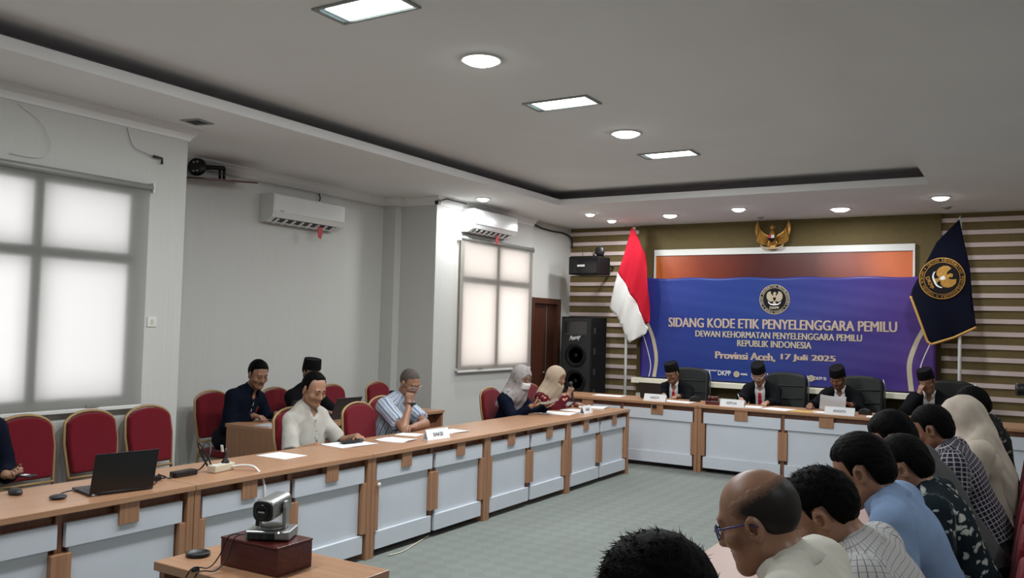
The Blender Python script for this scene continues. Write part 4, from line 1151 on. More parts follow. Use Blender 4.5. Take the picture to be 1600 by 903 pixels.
class Vol:
    def __init__(s, x, y, z):
        s.a = (x, y, z); s.D = np.full((len(x), len(y), len(z)), .4, F32); s.Lb = np.zeros(s.D.shape, np.uint8)
    def _sub(s, lo, hi):
        sl = []
        for k in range(3):
            i0 = max(0, int(np.searchsorted(s.a[k], lo[k])) - 1); i1 = min(len(s.a[k]), int(np.searchsorted(s.a[k], hi[k])) + 1)
            if i1 <= i0: return None
            sl.append(slice(i0, i1))
        sl = tuple(sl)
        return sl, s.a[0][sl[0]][:, None, None], s.a[1][sl[1]][None, :, None], s.a[2][sl[2]][None, None, :]
    def _put(s, sl, d, k, lab, sub=False):
        o = s.D[sl]
        if sub:
            d = -d; h = np.clip(.5 + .5 * (d - o) / k, 0, 1); s.D[sl] = o * (1 - h) + d * h + k * h * (1 - h)
        else:
            s.Lb[sl] = np.where(d < o, np.uint8(lab), s.Lb[sl])
            h = np.clip(.5 + .5 * (d - o) / k, 0, 1); s.D[sl] = d * (1 - h) + o * h - k * h * (1 - h)
    def cone(s, a, b, r1, r2, lab=0, k=.02, fr=None, sc=1.0, cuts=(), sub=False):
        """tapered capsule; fr = unit vector along which the section is squashed by sc"""
        a = np.asarray(a, float); b = np.asarray(b, float)
        m = max(r1, r2) + k + .03
        q = s._sub(np.minimum(a, b) - m, np.maximum(a, b) + m)
        if q is None: return
        sl, X, Y, Z = q
        X = X - F32(a[0]); Y = Y - F32(a[1]); Z = Z - F32(a[2]); ba = (b - a).astype(F32); bb = float(ba @ ba) + 1e-9
        t = np.clip((X * ba[0] + Y * ba[1] + Z * ba[2]) / F32(bb), 0, 1)
        dx = X - t * ba[0]; dy = Y - t * ba[1]; dz = Z - t * ba[2]
        d2 = dx * dx + dy * dy + dz * dz
        if fr is not None:
            e = dx * F32(fr[0]) + dy * F32(fr[1]) + dz * F32(fr[2]); d2 = d2 + e * e * F32(sc * sc - 1)
        d = np.sqrt(d2) - (F32(r1) + t * F32(r2 - r1))
        for p, n in cuts:
            p = np.asarray(p, float) - a; n = unit(n)
            d = np.maximum(d, (X - F32(p[0])) * F32(n[0]) + (Y - F32(p[1])) * F32(n[1]) + (Z - F32(p[2])) * F32(n[2]))
        s._put(sl, d.astype(F32), k, lab, sub)
    def ell(s, c, r, Rm=None, lab=0, k=.015, sub=False):
        c = np.asarray(c, float); r = np.asarray(r, float); m = r.max() + k + .02
        q = s._sub(c - m, c + m)
        if q is None: return
        sl, X, Y, Z = q
        X = X - F32(c[0]); Y = Y - F32(c[1]); Z = Z - F32(c[2])
        Rm = np.eye(3) if Rm is None else Rm
        u = [(X * F32(Rm[0, i]) + Y * F32(Rm[1, i]) + Z * F32(Rm[2, i])) / F32(r[i]) for i in range(3)]
        k0 = np.sqrt(u[0] ** 2 + u[1] ** 2 + u[2] ** 2) + F32(1e-6)
        k1 = np.sqrt((u[0] / F32(r[0])) ** 2 + (u[1] / F32(r[1])) ** 2 + (u[2] / F32(r[2])) ** 2) + F32(1e-6)
        s._put(sl, (k0 * (k0 - 1) / k1).astype(F32), k, lab, sub)
    def wrinkle(s, amp, freq, seed):
        g = np.random.default_rng(seed); w_ = np.zeros_like(s.D)
        X, Y, Z = s.a[0][:, None, None], s.a[1][None, :, None], s.a[2][None, None, :]
        for i in range(4):
            d = unit(g.normal(size=3)).astype(F32) * F32(freq * (1 + .6 * i)); ph = F32(g.uniform(0, 6))
            w_ += np.sin(X * d[0] + Y * d[1] + Z * d[2] + ph + F32(1.5) * np.sin(X * d[1] * F32(.6) + Z * d[0] * F32(.6))) / F32(1 + .5 * i)
        s.D += F32(amp) * w_
    def plane(s, p, n):
        n = unit(n); X, Y, Z = s.a[0][:, None, None], s.a[1][None, :, None], s.a[2][None, None, :]
        s.D = np.maximum(s.D, ((X - F32(p[0])) * F32(n[0]) + (Y - F32(p[1])) * F32(n[1]) + (Z - F32(p[2])) * F32(n[2])).astype(F32))
    def mesh(s):
        D = s.D; S = D < 0
        D[0], D[-1] = .1, .1; D[:, 0], D[:, -1] = .1, .1; D[:, :, 0], D[:, :, -1] = .1, .1
        S = (D < 0)
        Si = S.astype(np.uint8)
        c = Si[:-1] + Si[1:]; c = c[:, :-1] + c[:, 1:]; c = c[:, :, :-1] + c[:, :, 1:]
        act = (c > 0) & (c < 8)
        I = np.argwhere(act)
        cs = [(i, j, k) for i in (0, 1) for j in (0, 1) for k in (0, 1)]
        vals = np.stack([D[I[:, 0] + a, I[:, 1] + b, I[:, 2] + d] for a, b, d in cs], 1)
        acc = np.zeros((len(I), 3)); cnt = np.zeros(len(I))
        for p in range(8):
            for q in range(p + 1, 8):
                df = [cs[q][m] - cs[p][m] for m in range(3)]
                if sum(abs(v) for v in df) != 1: continue
                a = vals[:, p]; b = vals[:, q]; mk = (a < 0) != (b < 0)
                t = np.where(mk, a / np.where(mk, a - b, 1), 0)
                for m in range(3): acc[:, m] += np.where(mk, cs[p][m] + t * df[m], 0)
                cnt += mk
        u = acc / cnt[:, None]
        P_ = np.empty_like(u)
        for m in range(3):
            ax = s.a[m].astype(float); P_[:, m] = ax[I[:, m]] + u[:, m] * (ax[I[:, m] + 1] - ax[I[:, m]])
        near = np.argmin(np.abs(vals), 1); cc = np.array(cs)[near]
        lab = s.Lb[I[:, 0] + cc[:, 0], I[:, 1] + cc[:, 1], I[:, 2] + cc[:, 2]]
        vid = -np.ones(act.shape, np.int64); vid[act] = np.arange(len(I))
        Fs = []
        e = np.argwhere(S[:-1, 1:-1, 1:-1] != S[1:, 1:-1, 1:-1]); i, j, k = e[:, 0], e[:, 1] + 1, e[:, 2] + 1
        f = np.stack([vid[i, j - 1, k - 1], vid[i, j, k - 1], vid[i, j, k], vid[i, j - 1, k]], 1); fl = ~S[i, j, k]; f[fl] = f[fl][:, ::-1]; Fs.append(f)
        e = np.argwhere(S[1:-1, :-1, 1:-1] != S[1:-1, 1:, 1:-1]); i, j, k = e[:, 0] + 1, e[:, 1], e[:, 2] + 1
        f = np.stack([vid[i - 1, j, k - 1], vid[i - 1, j, k], vid[i, j, k], vid[i, j, k - 1]], 1); fl = ~S[i, j, k]; f[fl] = f[fl][:, ::-1]; Fs.append(f)
        e = np.argwhere(S[1:-1, 1:-1, :-1] != S[1:-1, 1:-1, 1:]); i, j, k = e[:, 0] + 1, e[:, 1] + 1, e[:, 2]
        f = np.stack([vid[i - 1, j - 1, k], vid[i, j - 1, k], vid[i, j, k], vid[i - 1, j, k]], 1); fl = ~S[i, j, k]; f[fl] = f[fl][:, ::-1]; Fs.append(f)
        return P_, np.concatenate(Fs), lab

def np_obj(name, P_, Fa, mats, parent, mi=None, pat=None, sm=1):
    me = bpy.data.meshes.new(name)
    for _ in range(sm):                               # one relaxation pass evens out the grid steps
        acc = np.zeros_like(P_); n = np.zeros(len(P_))
        for a, b in ((0, 1), (1, 2), (2, 3), (3, 0)):
            np.add.at(acc, Fa[:, a], P_[Fa[:, b]]); np.add.at(acc, Fa[:, b], P_[Fa[:, a]]); np.add.at(n, Fa[:, a], 1); np.add.at(n, Fa[:, b], 1)
        P_ = P_ * .5 + .5 * acc / n[:, None]
    me.from_pydata(P_.tolist(), [], Fa.tolist())
    me.polygons.foreach_set('use_smooth', np.ones(len(Fa), bool))
    for m in mats: me.materials.append(m)
    if mi is not None: me.polygons.foreach_set('material_index', mi.astype(np.int32))
    if pat is not None:
        at = me.attributes.new('pat', 'FLOAT_VECTOR', 'POINT'); at.data.foreach_set('vector', pat.astype(F32).ravel())
    me.update()
    o_ = bpy.data.objects.new(name, me); COL.objects.link(o_); o_.parent = parent
    return o_

# --- skin, hair and cloth materials
def skin(name, col):
    m, nt, p = nodes_of(name)
    tc = N(nt, 'ShaderNodeTexCoord'); n = N(nt, 'ShaderNodeTexNoise', i_Scale=22.0, i_Detail=4.0); L(nt, tc, 'Object', n, 'Vector')
    r = ramp(nt, [(.3, tuple(c * .85 for c in col)), (.7, tuple(min(1, c * 1.1) for c in col))]); L(nt, n, 'Fac', r, 'Fac'); L(nt, r, 'Color', p, 'Base Color')
    p.inputs['Roughness'].default_value = .42; p.inputs['Specular IOR Level'].default_value = .45
    p.inputs['Subsurface Weight'].default_value = .08; p.inputs['Subsurface Radius'].default_value = (.01, .004, .002); p.inputs['Subsurface Scale'].default_value = .5
    return m
SK = [skin('brown skin', (.30, .155, .095)), skin('tan skin', (.37, .20, .125)), skin('dark tan skin', (.22, .105, .062))]
LIP = plain('lips', (.22, .095, .07), .5)
HAIR = plain('black hair', (.0025, .002, .002), .55, bump=.4, bscale=320, spec=.06)
HAIR_S = plain('cropped grey hair', (.075, .058, .047), .7, bump=.5, bscale=500, noise=.3, scale=90)
HAIR_B = plain('thin cropped hair', (.018, .011, .009), .6, bump=.5, bscale=500, noise=.4, scale=60)
def _fade(name, c0, c1):
    m, nt, p = nodes_of(name)
    at = N(nt, 'ShaderNodeAttribute', attribute_name='pat'); sp = N(nt, 'ShaderNodeSeparateXYZ'); L(nt, at, 'Vector', sp, 'Vector')
    tc = N(nt, 'ShaderNodeTexCoord'); n = N(nt, 'ShaderNodeTexNoise', i_Scale=260.0, i_Detail=2.0); L(nt, tc, 'Object', n, 'Vector')
    a = N(nt, 'ShaderNodeMath', operation='MULTIPLY_ADD'); L(nt, n, 'Fac', a, 0); a.inputs[1].default_value = .5; L(nt, sp, 'X', a, 2)
    r = ramp(nt, [(.25, c0), (.95, c1)]); L(nt, a, 0, r, 'Fac'); L(nt, r, 'Color', p, 'Base Color'); p.inputs['Roughness'].default_value = .5; p.inputs['Specular IOR Level'].default_value = .35
    return m
HAIR_B = _fade('thin cropped hair over scalp', (.29, .15, .092), (.010, .007, .006))
CAP = plain('black velvet cap', (.003, .003, .0035), .9, spec=.2)
def patmat(name, fn, rough=.85):
    m, nt, p = nodes_of(name)
    at = N(nt, 'ShaderNodeAttribute', attribute_name='pat'); sp = N(nt, 'ShaderNodeSeparateXYZ'); L(nt, at, 'Vector', sp, 'Vector')
    col = fn(nt, at, sp); nt.links.new(col, p.inputs['Base Color'])
    p.inputs['Roughness'].default_value = rough; p.inputs['Specular IOR Level'].default_value = .1
    n = N(nt, 'ShaderNodeTexNoise', i_Scale=350.0); L(nt, at, 'Vector', n, 'Vector')
    b = N(nt, 'ShaderNodeBump', i_Strength=.1, i_Distance=.004); L(nt, n, 'Fac', b, 'Height'); L(nt, b, 'Normal', p, 'Normal')
    return m
def frac(nt, src, period, off=0.0):
    a = N(nt, 'ShaderNodeMath', operation='MULTIPLY_ADD'); a.inputs[1].default_value = 1 / period; a.inputs[2].default_value = off; nt.links.new(src, a.inputs[0])
    f = N(nt, 'ShaderNodeMath', operation='FRACT'); L(nt, a, 0, f, 0); return f.outputs[0]
def stripes(stops, period):
    def fn(nt, at, sp):
        r = ramp(nt, stops, 'CONSTANT'); nt.links.new(frac(nt, sp.outputs['X'], period), r.inputs['Fac']); return r.outputs['Color']
    return fn
def plaid(base, l1, l2, pu, pv, wu, wv):
    def fn(nt, at, sp):
        ru = ramp(nt, [(0, (0, 0, 0)), (1 - wu, (1, 1, 1))], 'CONSTANT'); nt.links.new(frac(nt, sp.outputs['X'], pu), ru.inputs['Fac'])
        rv = ramp(nt, [(0, (0, 0, 0)), (1 - wv, (1, 1, 1))], 'CONSTANT'); nt.links.new(frac(nt, sp.outputs['Y'], pv), rv.inputs['Fac'])
        m1 = N(nt, 'ShaderNodeMix', data_type='RGBA'); m1.inputs[6].default_value = (*base, 1); m1.inputs[7].default_value = (*l1, 1); L(nt, ru, 'Color', m1, 0)
        m2 = N(nt, 'ShaderNodeMix', data_type='RGBA'); L(nt, m1, 2, m2, 6); m2.inputs[7].default_value = (*l2, 1); L(nt, rv, 'Color', m2, 0)
        return m2.outputs[2]
    return fn
def floral(base, leaf, scale=16.0, th=.42, leaf2=None):
    def fn(nt, at, sp):
        n = N(nt, 'ShaderNodeTexNoise', i_Scale=scale * .6, i_Detail=2.0); L(nt, at, 'Vector', n, 'Vector')
        ad = N(nt, 'ShaderNodeVectorMath', operation='MULTIPLY_ADD'); L(nt, n, 'Color', ad, 0); ad.inputs[1].default_value = (.09, .09, 0); L(nt, at, 'Vector', ad, 2)
        mp = N(nt, 'ShaderNodeMapping'); mp.inputs['Rotation'].default_value = (0, 0, .7); mp.inputs['Scale'].default_value = (1, 2.2, 1); L(nt, ad, 0, mp, 'Vector')
        v_ = N(nt, 'ShaderNodeTexVoronoi', i_Scale=scale); L(nt, mp, 'Vector', v_, 'Vector')
        r = ramp(nt, [(0, leaf), (th * .7, leaf2 or leaf), (th, base)], 'CONSTANT'); L(nt, v_, 'Distance', r, 'Fac')
        v2 = N(nt, 'ShaderNodeTexNoise', i_Scale=scale * .45); L(nt, at, 'Vector', v2, 'Vector')
        mx = N(nt, 'ShaderNodeMix', data_type='RGBA'); mk = ramp(nt, [(0, (0, 0, 0)), (.47, (1, 1, 1))], 'CONSTANT'); L(nt, v2, 'Fac', mk, 'Fac')
        L(nt, mk, 'Color', mx, 0); mx.inputs[6].default_value = (*base, 1); L(nt, r, 'Color', mx, 7)
        return mx.outputs[2]
    return fn
def flat(c0, n_=.06):
    def fn(nt, at, sp):
        n = N(nt, 'ShaderNodeTexNoise', i_Scale=14.0, i_Detail=3.0); L(nt, at, 'Vector', n, 'Vector')
        r = ramp(nt, [(.3, tuple(c * (1 - n_) for c in c0)), (.7, tuple(min(1, c * (1 + n_)) for c in c0))]); L(nt, n, 'Fac', r, 'Fac'); return r.outputs['Color']
    return fn
CL = {
    'cream': patmat('cream linen', flat((.47, .455, .41))),
    'stripe': patmat('striped cotton', stripes([(0, (.50, .53, .58)), (.28, (.10, .16, .30)), (.42, (.30, .36, .45)), (.62, (.62, .64, .66)), (.78, (.16, .23, .38)), (.88, (.42, .47, .54))], .048)),
    'navy': patmat('navy jacket cloth', flat((.004, .006, .015))),
    'black': patmat('black cloth', flat((.006, .006, .008))),
    'suit': patmat('black suit cloth', flat((.0045, .005, .0065))),
    'navyrobe': patmat('navy robe cloth', flat((.003, .0055, .016))),
    'redflor': patmat('maroon floral cloth', floral((.085, .008, .014), (.42, .36, .30), 13, .36, (.50, .20, .12))),
    'white': patmat('white shirt cloth', flat((.68, .69, .70))),
    'offwhite': patmat('off white shirt cloth', flat((.66, .65, .575))),
    'check': patmat('white checked cotton', plaid((.56, .56, .55), (.14, .15, .18), (.24, .25, .28), .0175, .0165, .13, .11)),
    'blue': patmat('light blue shirt cloth', flat((.22, .32, .50))),
    'floral': patmat('dark floral cloth', floral((.010, .018, .024), (.46, .48, .45), 19, .42, (.28, .32, .30))),
    'grey': patmat('grey shirt cloth', flat((.085, .09, .09))),
    'plaid': patmat('navy plaid cotton', plaid((.022, .022, .038), (.30, .28, .30), (.36, .34, .36), .026, .024, .24, .2)),
    'batik': patmat('dark batik cloth', floral((.014, .015, .016), (.22, .21, .16), 16, .34, (.12, .12, .10))),
    'khaki': patmat('khaki trouser cloth', flat((.20, .17, .09))),
    'dark': patmat('dark trouser cloth', flat((.012, .012, .015))),
    'hijab_cream': patmat('cream headscarf cloth', flat((.50, .44, .37))),
    'hijab_beige': patmat('beige headscarf cloth', flat((.46, .36, .26))),
    'hijab_grey': patmat('grey patterned headscarf cloth', floral((.36, .33, .32), (.20, .17, .18), 22, .30)),
}

def rot3(axis, a):
    c, s_ = math.cos(a), math.sin(a)
    return np.array({'x': [[1, 0, 0], [0, c, -s_], [0, s_, c]], 'y': [[c, 0, s_], [0, 1, 0], [-s_, 0, c]], 'z': [[c, -s_, 0], [s_, c, 0], [0, 0, 1]]}[axis])

HAIRLINES = {   # y (front positive) -> lowest z kept
    'short': ([-.13, -.05, -.036, -.030, .010, .013, .022, .027, .05, .078, .12], [-.078, -.072, -.03, .024, .022, -.004, -.002, .056, .066, .082, .10]),
    'recede': ([-.13, -.05, -.036, -.030, .008, .011, .019, .023, .04, .06, .08, .12], [-.078, -.072, -.03, .024, .022, -.004, -.002, .062, .088, .104, .112, .13]),
    'full': ([-.13, -.05, -.038, -.030, .010, .013, .025, .030, .05, .08, .12], [-.098, -.088, -.03, .020, .018, -.012, -.008, .044, .054, .066, .08]),
}

def person(label, hip, face, head, yaw=0, pitch=10, roll=0, Rh=None, Lh=None, cloth='cream', sleeve=1.75, hair='short', hairmat=None, hair_t=.010, sk=0, cap=False,
           hijab=None, hijab_len=.22, glasses=None, mask=False, suit=False, trousers='dark', beard=False, hs=.005, bs=.013, inflate=.012, size=1.0, collar=True, extra=None, hsize=1.0, wr=.0022, backseam=False, seed=1, hairseed=None, girth=1.0, front=False, zipper=False, nk=.088, shr=.088):
    rz = R(face - 90)
    root = empty('person', (hip[0], hip[1], 0), rz, label, 'person')
    Ri = rot3('z', -rz)
    loc = lambda p: Ri @ (np.asarray(p, float) - V3(hip[0], hip[1], 0))
    vec = lambda d: Ri @ np.asarray(d, float)
    Hc = loc(head)
    RH = rot3('z', R(yaw)) @ rot3('x', -R(pitch)) @ rot3('y', R(roll))
    h = lambda x, y, z: Hc + RH @ (V3(x, y, z) * hsize)
    P0 = V3(0, 0, .565)
    Bk = h(0, -.025, -.085)
    T = unit(Bk - V3(0, -.02, 0) - P0)
    Nk = Bk - T * nk + V3(0, -.018, 0)
    Lx = unit(V3(1, 0, 0) - T * T[0]); Fw = np.cross(T, Lx)
    sp = lambda t, f=0.0: P0 + (Nk - P0) * t + Fw * f
    sw = .172 * size
    Sh = {s_: Nk - T * shr + Lx * (s_ * sw) + Fw * .0 for s_ in (1, -1)}
    # arms
    arms = {}
    for s_, hd_ in ((1, Rh), (-1, Lh)):
        S0 = Sh[s_]
        if hd_ is None: hd_ = dict(wl=V3(s_ * .12, .30, .62), d=None)
        W_ = loc(hd_['w']) if 'w' in hd_ else np.asarray(hd_['wl'], float)
        l1, l2 = .285 * size, .25 * size
        if 'e' in hd_:
            E_ = loc(hd_['e'])
        else:
            dv = W_ - S0; dl_ = np.linalg.norm(dv)
            if dl_ > (l1 + l2) * .985: W_ = S0 + dv / dl_ * (l1 + l2) * .985; dv = W_ - S0; dl_ = np.linalg.norm(dv)
            a_ = (l1 * l1 - l2 * l2 + dl_ * dl_) / (2 * dl_); hh = math.sqrt(max(1e-6, l1 * l1 - a_ * a_))
            pole = np.asarray(hd_.get('pole', (s_ * .5, -.4, -1)), float); u_ = unit(dv); pp = unit(pole - u_ * (pole @ u_))
            E_ = S0 + u_ * a_ + pp * hh
        d_ = unit(W_ - E_) if hd_.get('d') is None else unit(vec(hd_['d']))
        n_ = vec(hd_.get('n', (0, 0, -1)))
        arms[s_] = (S0, E_, W_, d_, n_, hd_.get('curl', .35))
    # ---- body volume
    fine = [[], [], []]
    for k in range(3): fine[k].append((Hc[k] - .14 * hsize, Hc[k] + .14 * hsize, hs))
    for s_ in (1, -1):
        S0, E_, W_, d_, n_, cu = arms[s_]
        q = np.stack([W_, W_ + d_ * .12, W_ + d_ * .1 + unit(n_) * .06])
        for k in range(3): fine[k].append((q[:, k].min() - .045, q[:, k].max() + .045, max(hs, .0055)))
    allp = np.stack([P0, Hc, Sh[1], Sh[-1]] + [a[i] for a in arms.values() for i in (1, 2)] + [a[2] + a[3] * .2 for a in arms.values()])
    lo = allp.min(0) - .17; hi = allp.max(0) + .17
    ax = [axis_pts(lo[k], hi[k], bs * 1.15, fine[k]) for k in range(3)]
    vb = Vol(*ax)
    def torso(vol, inf, lab=0, k=.05):
        g_ = girth
        vol.cone(sp(0, .0), sp(.35, .015), .150 * g_ + inf, .135 * g_ + inf, lab, k, Fw, 1.28)
        vol.cone(sp(.35, .015), sp(.78, -.005), .138 * g_ + inf, .135 + inf, lab, k, Fw, 1.35)
        vol.cone(Sh[-1] * .94 + Nk * .06 - T * .01, Sh[1] * .94 + Nk * .06 - T * .01, .048 + inf, .048 + inf, lab, k)
        vol.cone(Nk - T * .13 + Lx * .08, Nk - T * .13 - Lx * .08, .082 + inf, .082 + inf, lab, k, Fw, 1.2)
        for s_ in (1, -1): vol.cone(Nk + T * .02 + Lx * s_ * .025, Sh[s_] * .8 + Nk * .2, .042 + inf * .6, .048 + inf, lab, k)
    torso(vb, -.012)
    vb.cone(Nk - T * .04, Bk + RH @ V3(0, 0, .02), .057, .053, 0, .03)
    # head
    E = lambda c, r, k=.015, lab=0, sub=False, Rm=None: vb.ell(h(*c), np.array(r) * hsize, RH if Rm is None else RH @ Rm, lab, k, sub)
    K = lambda a, b, r1, r2, k=.012, lab=0: vb.cone(h(*a), h(*b), r1 * hsize, r2 * hsize, lab, k)
    E((0, -.012, .030), (.077, .098, .092), .02)
    E((0, .022, -.030), (.061, .070, .086), .03)
    for s_ in (1, -1):
        K((s_ * .050, -.002, -.055), (s_ * .018, .062, -.100), .020, .018, .03)
        E((s_ * .046, .060, -.030), (.022, .022, .020), .02)
        E((s_ * .081, -.008, -.012), (.010, .022, .034), .006, 0, False, rot3('z', s_ * -.35) @ rot3('x', -.15))
        E((s_ * .085, -.004, -.010), (.006, .011, .018), .004, 0, True)
        E((s_ * .031, .092, .002), (.019, .014, .012), .012, 0, True)
        E((s_ * .031, .074, .000), (.0145, .0145, .012), .004)
        K((s_ * .010, .094, -.038), (s_ * .012, .086, -.036), .0085, .009, .008)
    E((0, .066, -.104), (.020, .018, .017), .02)
    K((-.034, .080, .022), (.034, .080, .022), .011, .011, .016)
    K((0, .086, .006), (0, .104, -.034), .0075, .0125, .010)
    K((-.018, .0800, -.066), (.018, .0800, -.066), .0066, .0066, .005, 1)
    K((-.014, .0795, -.0765), (.014, .0795, -.0765), .0070, .0070, .005, 1)
    # arms and hands
    for s_ in (1, -1):
        S0, E_, W_, d_, n_, cu = arms[s_]
        vb.cone(S0, E_, .050 * size, .041 * size, 0, .03); vb.cone(E_, W_, .042 * size, .028 * size, 0, .02)
        n_ = unit(n_ - d_ * (n_ @ d_)); th = np.cross(d_, n_) * s_
        q = .92 * size
        for i, (off, ln) in enumerate(((.030, .068), (.010, .078), (-.010, .072), (-.029, .056))):
            kn = W_ + (d_ * .085 + th * off) * q
            vb.cone(W_ + th * off * .5 * q, kn, .016 * q, .0125 * q, 0, .012)
            p_ = kn; an = 0.0
            for j, fr_ in enumerate((.45, .31, .24)):
                an += cu * (1.0 + .12 * i) * (1.0 if j else .8)
                dd = d_ * math.cos(an) + n_ * math.sin(an)
                p2 = p_ + (dd + th * off * .8) * ln * fr_ * q
                vb.cone(p_, p2, (.0095 - .0008 * j) * q, (.0088 - .0009 * j) * q, 0, .004); p_ = p2
        t0 = W_ + (d_ * .02 + th * .02) * q; t1 = t0 + unit(d_ * .7 + th * .7 + n_ * .35 * (1 + cu)) * .05 * q; t2 = t1 + unit(d_ * .9 + th * .1 + n_ * (.3 + cu * .6)) * .045 * q
        vb.cone(t0, t1, .015 * q, .011 * q, 0, .010); vb.cone(t1, t2, .0105 * q, .0085 * q, 0, .005)
    P_, Fa, lab = vb.mesh()
    np_obj('body', P_, Fa, [SK[sk], LIP], root, (lab[Fa[:, 0]] == 1).astype(int))
    # ---- clothing
    def pattern(P_, lab):
        u = np.zeros((len(P_), 3))
        q = P_ - P0; l_ = q @ Lx; f_ = q @ Fw; t_ = q @ T
        u[:, 0] = (np.arctan2(l_, -f_ - .02) if backseam else np.arctan2(l_, f_ + .02)) * .16; u[:, 1] = t_
        for s_ in (1, -1):
            S0, E_, W_, *_r = arms[s_]
            for i, (a_, b_) in enumerate(((S0, E_), (E_, W_))):
                m_ = lab == (3 + i if s_ > 0 else 5 + i)
                d_ = unit(b_ - a_); ref = unit(np.cross(d_, Lx * s_ + V3(0, .3, .2))); r2 = np.cross(d_, ref)
                w_ = P_[m_] - a_
                u[m_, 0] = np.arctan2(w_ @ r2, w_ @ ref) * .055; u[m_, 1] = (w_ @ d_) + (0 if i == 0 else .285)
        return u
    def garment(name, mat, inf, slv, step, arms_on=True, vcut=None, hem=True, neck=True, wrk=wr, wings=True):
        lo2 = allp.min(0) - .2; hi2 = allp.max(0) + .12
        lo2[2] = .43; hi2[2] = max(Nk[2], Sh[1][2], Sh[-1][2], *(a[2][2] for a in arms.values()), *(a[1][2] for a in arms.values())) + .16
        vol = Vol(*[axis_pts(lo2[k], hi2[k], step, []) for k in range(3)])
        torso(vol, inf, 0)
        if arms_on:
            for s_ in (1, -1):
                S0, E_, W_, *_r = arms[s_]
                lb = 3 if s_ > 0 else 5
                e1 = E_ if slv >= 1 else S0 + (E_ - S0) * slv
                ex = .012 if slv < 1 else .004
                vol.cone(S0, e1 + (E_ - S0) * (.12 if slv < 1 else 0), .056 * size + inf, .047 * size + inf + ex, lb, .035, cuts=() if slv >= 1 else ((e1, e1 - S0),))
                if slv > 1:
                    e2 = E_ + (W_ - E_) * min(1, slv - 1)
                    vol.cone(E_, e2 + (W_ - E_) * .1, .049 * size + inf, (.034 + .012 * (2 - min(2, slv))) * size + inf, lb + 1, .025, cuts=((e2, W_ - E_),))
        if collar and neck and not wings:
            c0 = Nk + T * .01
            nd = unit(Bk - Nk)
            vol.cone(c0 - nd * .03, c0 + nd * .07, .068 + inf * .3, .064 + inf * .3, 0, .012, cuts=((c0 + nd * .035 - Fw * .0, nd - Fw * .55),))
        if vcut:
            vol.cone(Nk + Fw * .115 + T * .03, sp(.16, .155), .078, .048, 0, .006, sub=True)
            vol.cone(Nk + Fw * .03 + T * .09, Nk + Fw * .16 + T * .02, .068, .07, 0, .006, sub=True)
        elif neck and collar:
            vol.ell(Nk + Fw * .085 + T * .005, (.030, .05, .065), np.stack([Lx, Fw, T], 1), 0, .01, True)
        if wrk: vol.wrinkle(wrk, 24.0, seed * 7 + 1); vol.wrinkle(wrk * .35, 70.0, seed * 5 + 2)
        P2, F2, l2_ = vol.mesh()
        return np_obj(name, P2, F2, [CL[mat]], root, None, pattern(P2, l2_)), vol
    cs_ = bs
    def front_line(vol, t0, t1, n, off, lx=0.0):
        tp = []
        for t_ in np.linspace(t0, t1, n):
            c0 = sp(t_, 0) + Lx * lx; best = .08
            for f_ in np.linspace(.24, -.02, 90):
                p_ = c0 + Fw * f_; ii = [min(len(vol.a[k]) - 1, max(0, int(np.searchsorted(vol.a[k], p_[k])))) for k in range(3)]
                if vol.D[tuple(ii)] < 0: best = f_; break
            tp.append(c0 + Fw * (best + off))
        return tp
    def collar_wings(mat, inf):
        nd = unit(Bk - Nk); c0 = Nk + nd * .026 + Fw * .008
        mb = MB(); n = 25; rows = 4
        for i in range(n):
            a = R(-158 + 316 * i / (n - 1)); d_ = Lx * math.sin(a) - Fw * math.cos(a); fr_ = max(0, abs(math.degrees(a)) - 95) / 63
            top = c0 + d_ * (.061 + inf * .2) + nd * (.034 - .030 * fr_); rim = c0 + d_ * (.068 + inf * .3) + nd * (.037 - .030 * fr_)
            low = c0 + d_ * (.080 + inf * .5 + .012 * fr_) + nd * (-.020 - .045 * fr_ ** 2)
            inn = c0 + d_ * (.060 + inf * .2) + nd * (-.03 - .03 * fr_)
            mb.v += [tuple(inn), tuple(top), tuple(rim), tuple(low)]
        for i in range(n - 1):
            for k in range(rows - 1): mb.f.append((i * rows + k, i * rows + k + 1, (i + 1) * rows + k + 1, (i + 1) * rows + k)); mb.m.append(0); mb.sm.append(True)
        co = mb.build('collar', CL[mat], root); md_ = co.modifiers.new('thick', 'SOLIDIFY'); md_.thickness = .003
        at = co.data.attributes.new('pat', 'FLOAT_VECTOR', 'POINT')
        at.data.foreach_set('vector', np.array([(.012 * (i // rows), .01 * (i % rows), 0) for i in range(n * rows)], F32).ravel())
    def placket(mat, vol):
        tp = front_line(vol, .90, .12, 22, .0035); mb = MB(); n = len(tp)
        for p_ in tp:
            for sx_ in (-1, 1): mb.v.append(tuple(p_ + Lx * sx_ * .015))
        mb.f = [(2 * i, 2 * i + 1, 2 * i + 3, 2 * i + 2) for i in range(n - 1)]; mb.m = [0] * (n - 1); mb.sm = [True] * (n - 1)
        po = mb.build('placket', CL[mat], root); md_ = po.modifiers.new('thick', 'SOLIDIFY'); md_.thickness = .006; md_.offset = 0
        at = po.data.attributes.new('pat', 'FLOAT_VECTOR', 'POINT'); at.data.foreach_set('vector', np.array([(.003 * (i % 2), .02 * (i // 2), 0) for i in range(2 * n)], F32).ravel())
        for p_ in tp[2::5]:
            bm_ = MB(); bm_.ball(tuple(p_ + Fw * .003), .0055, 8); bm_.build('button', M['charcoal'], root)
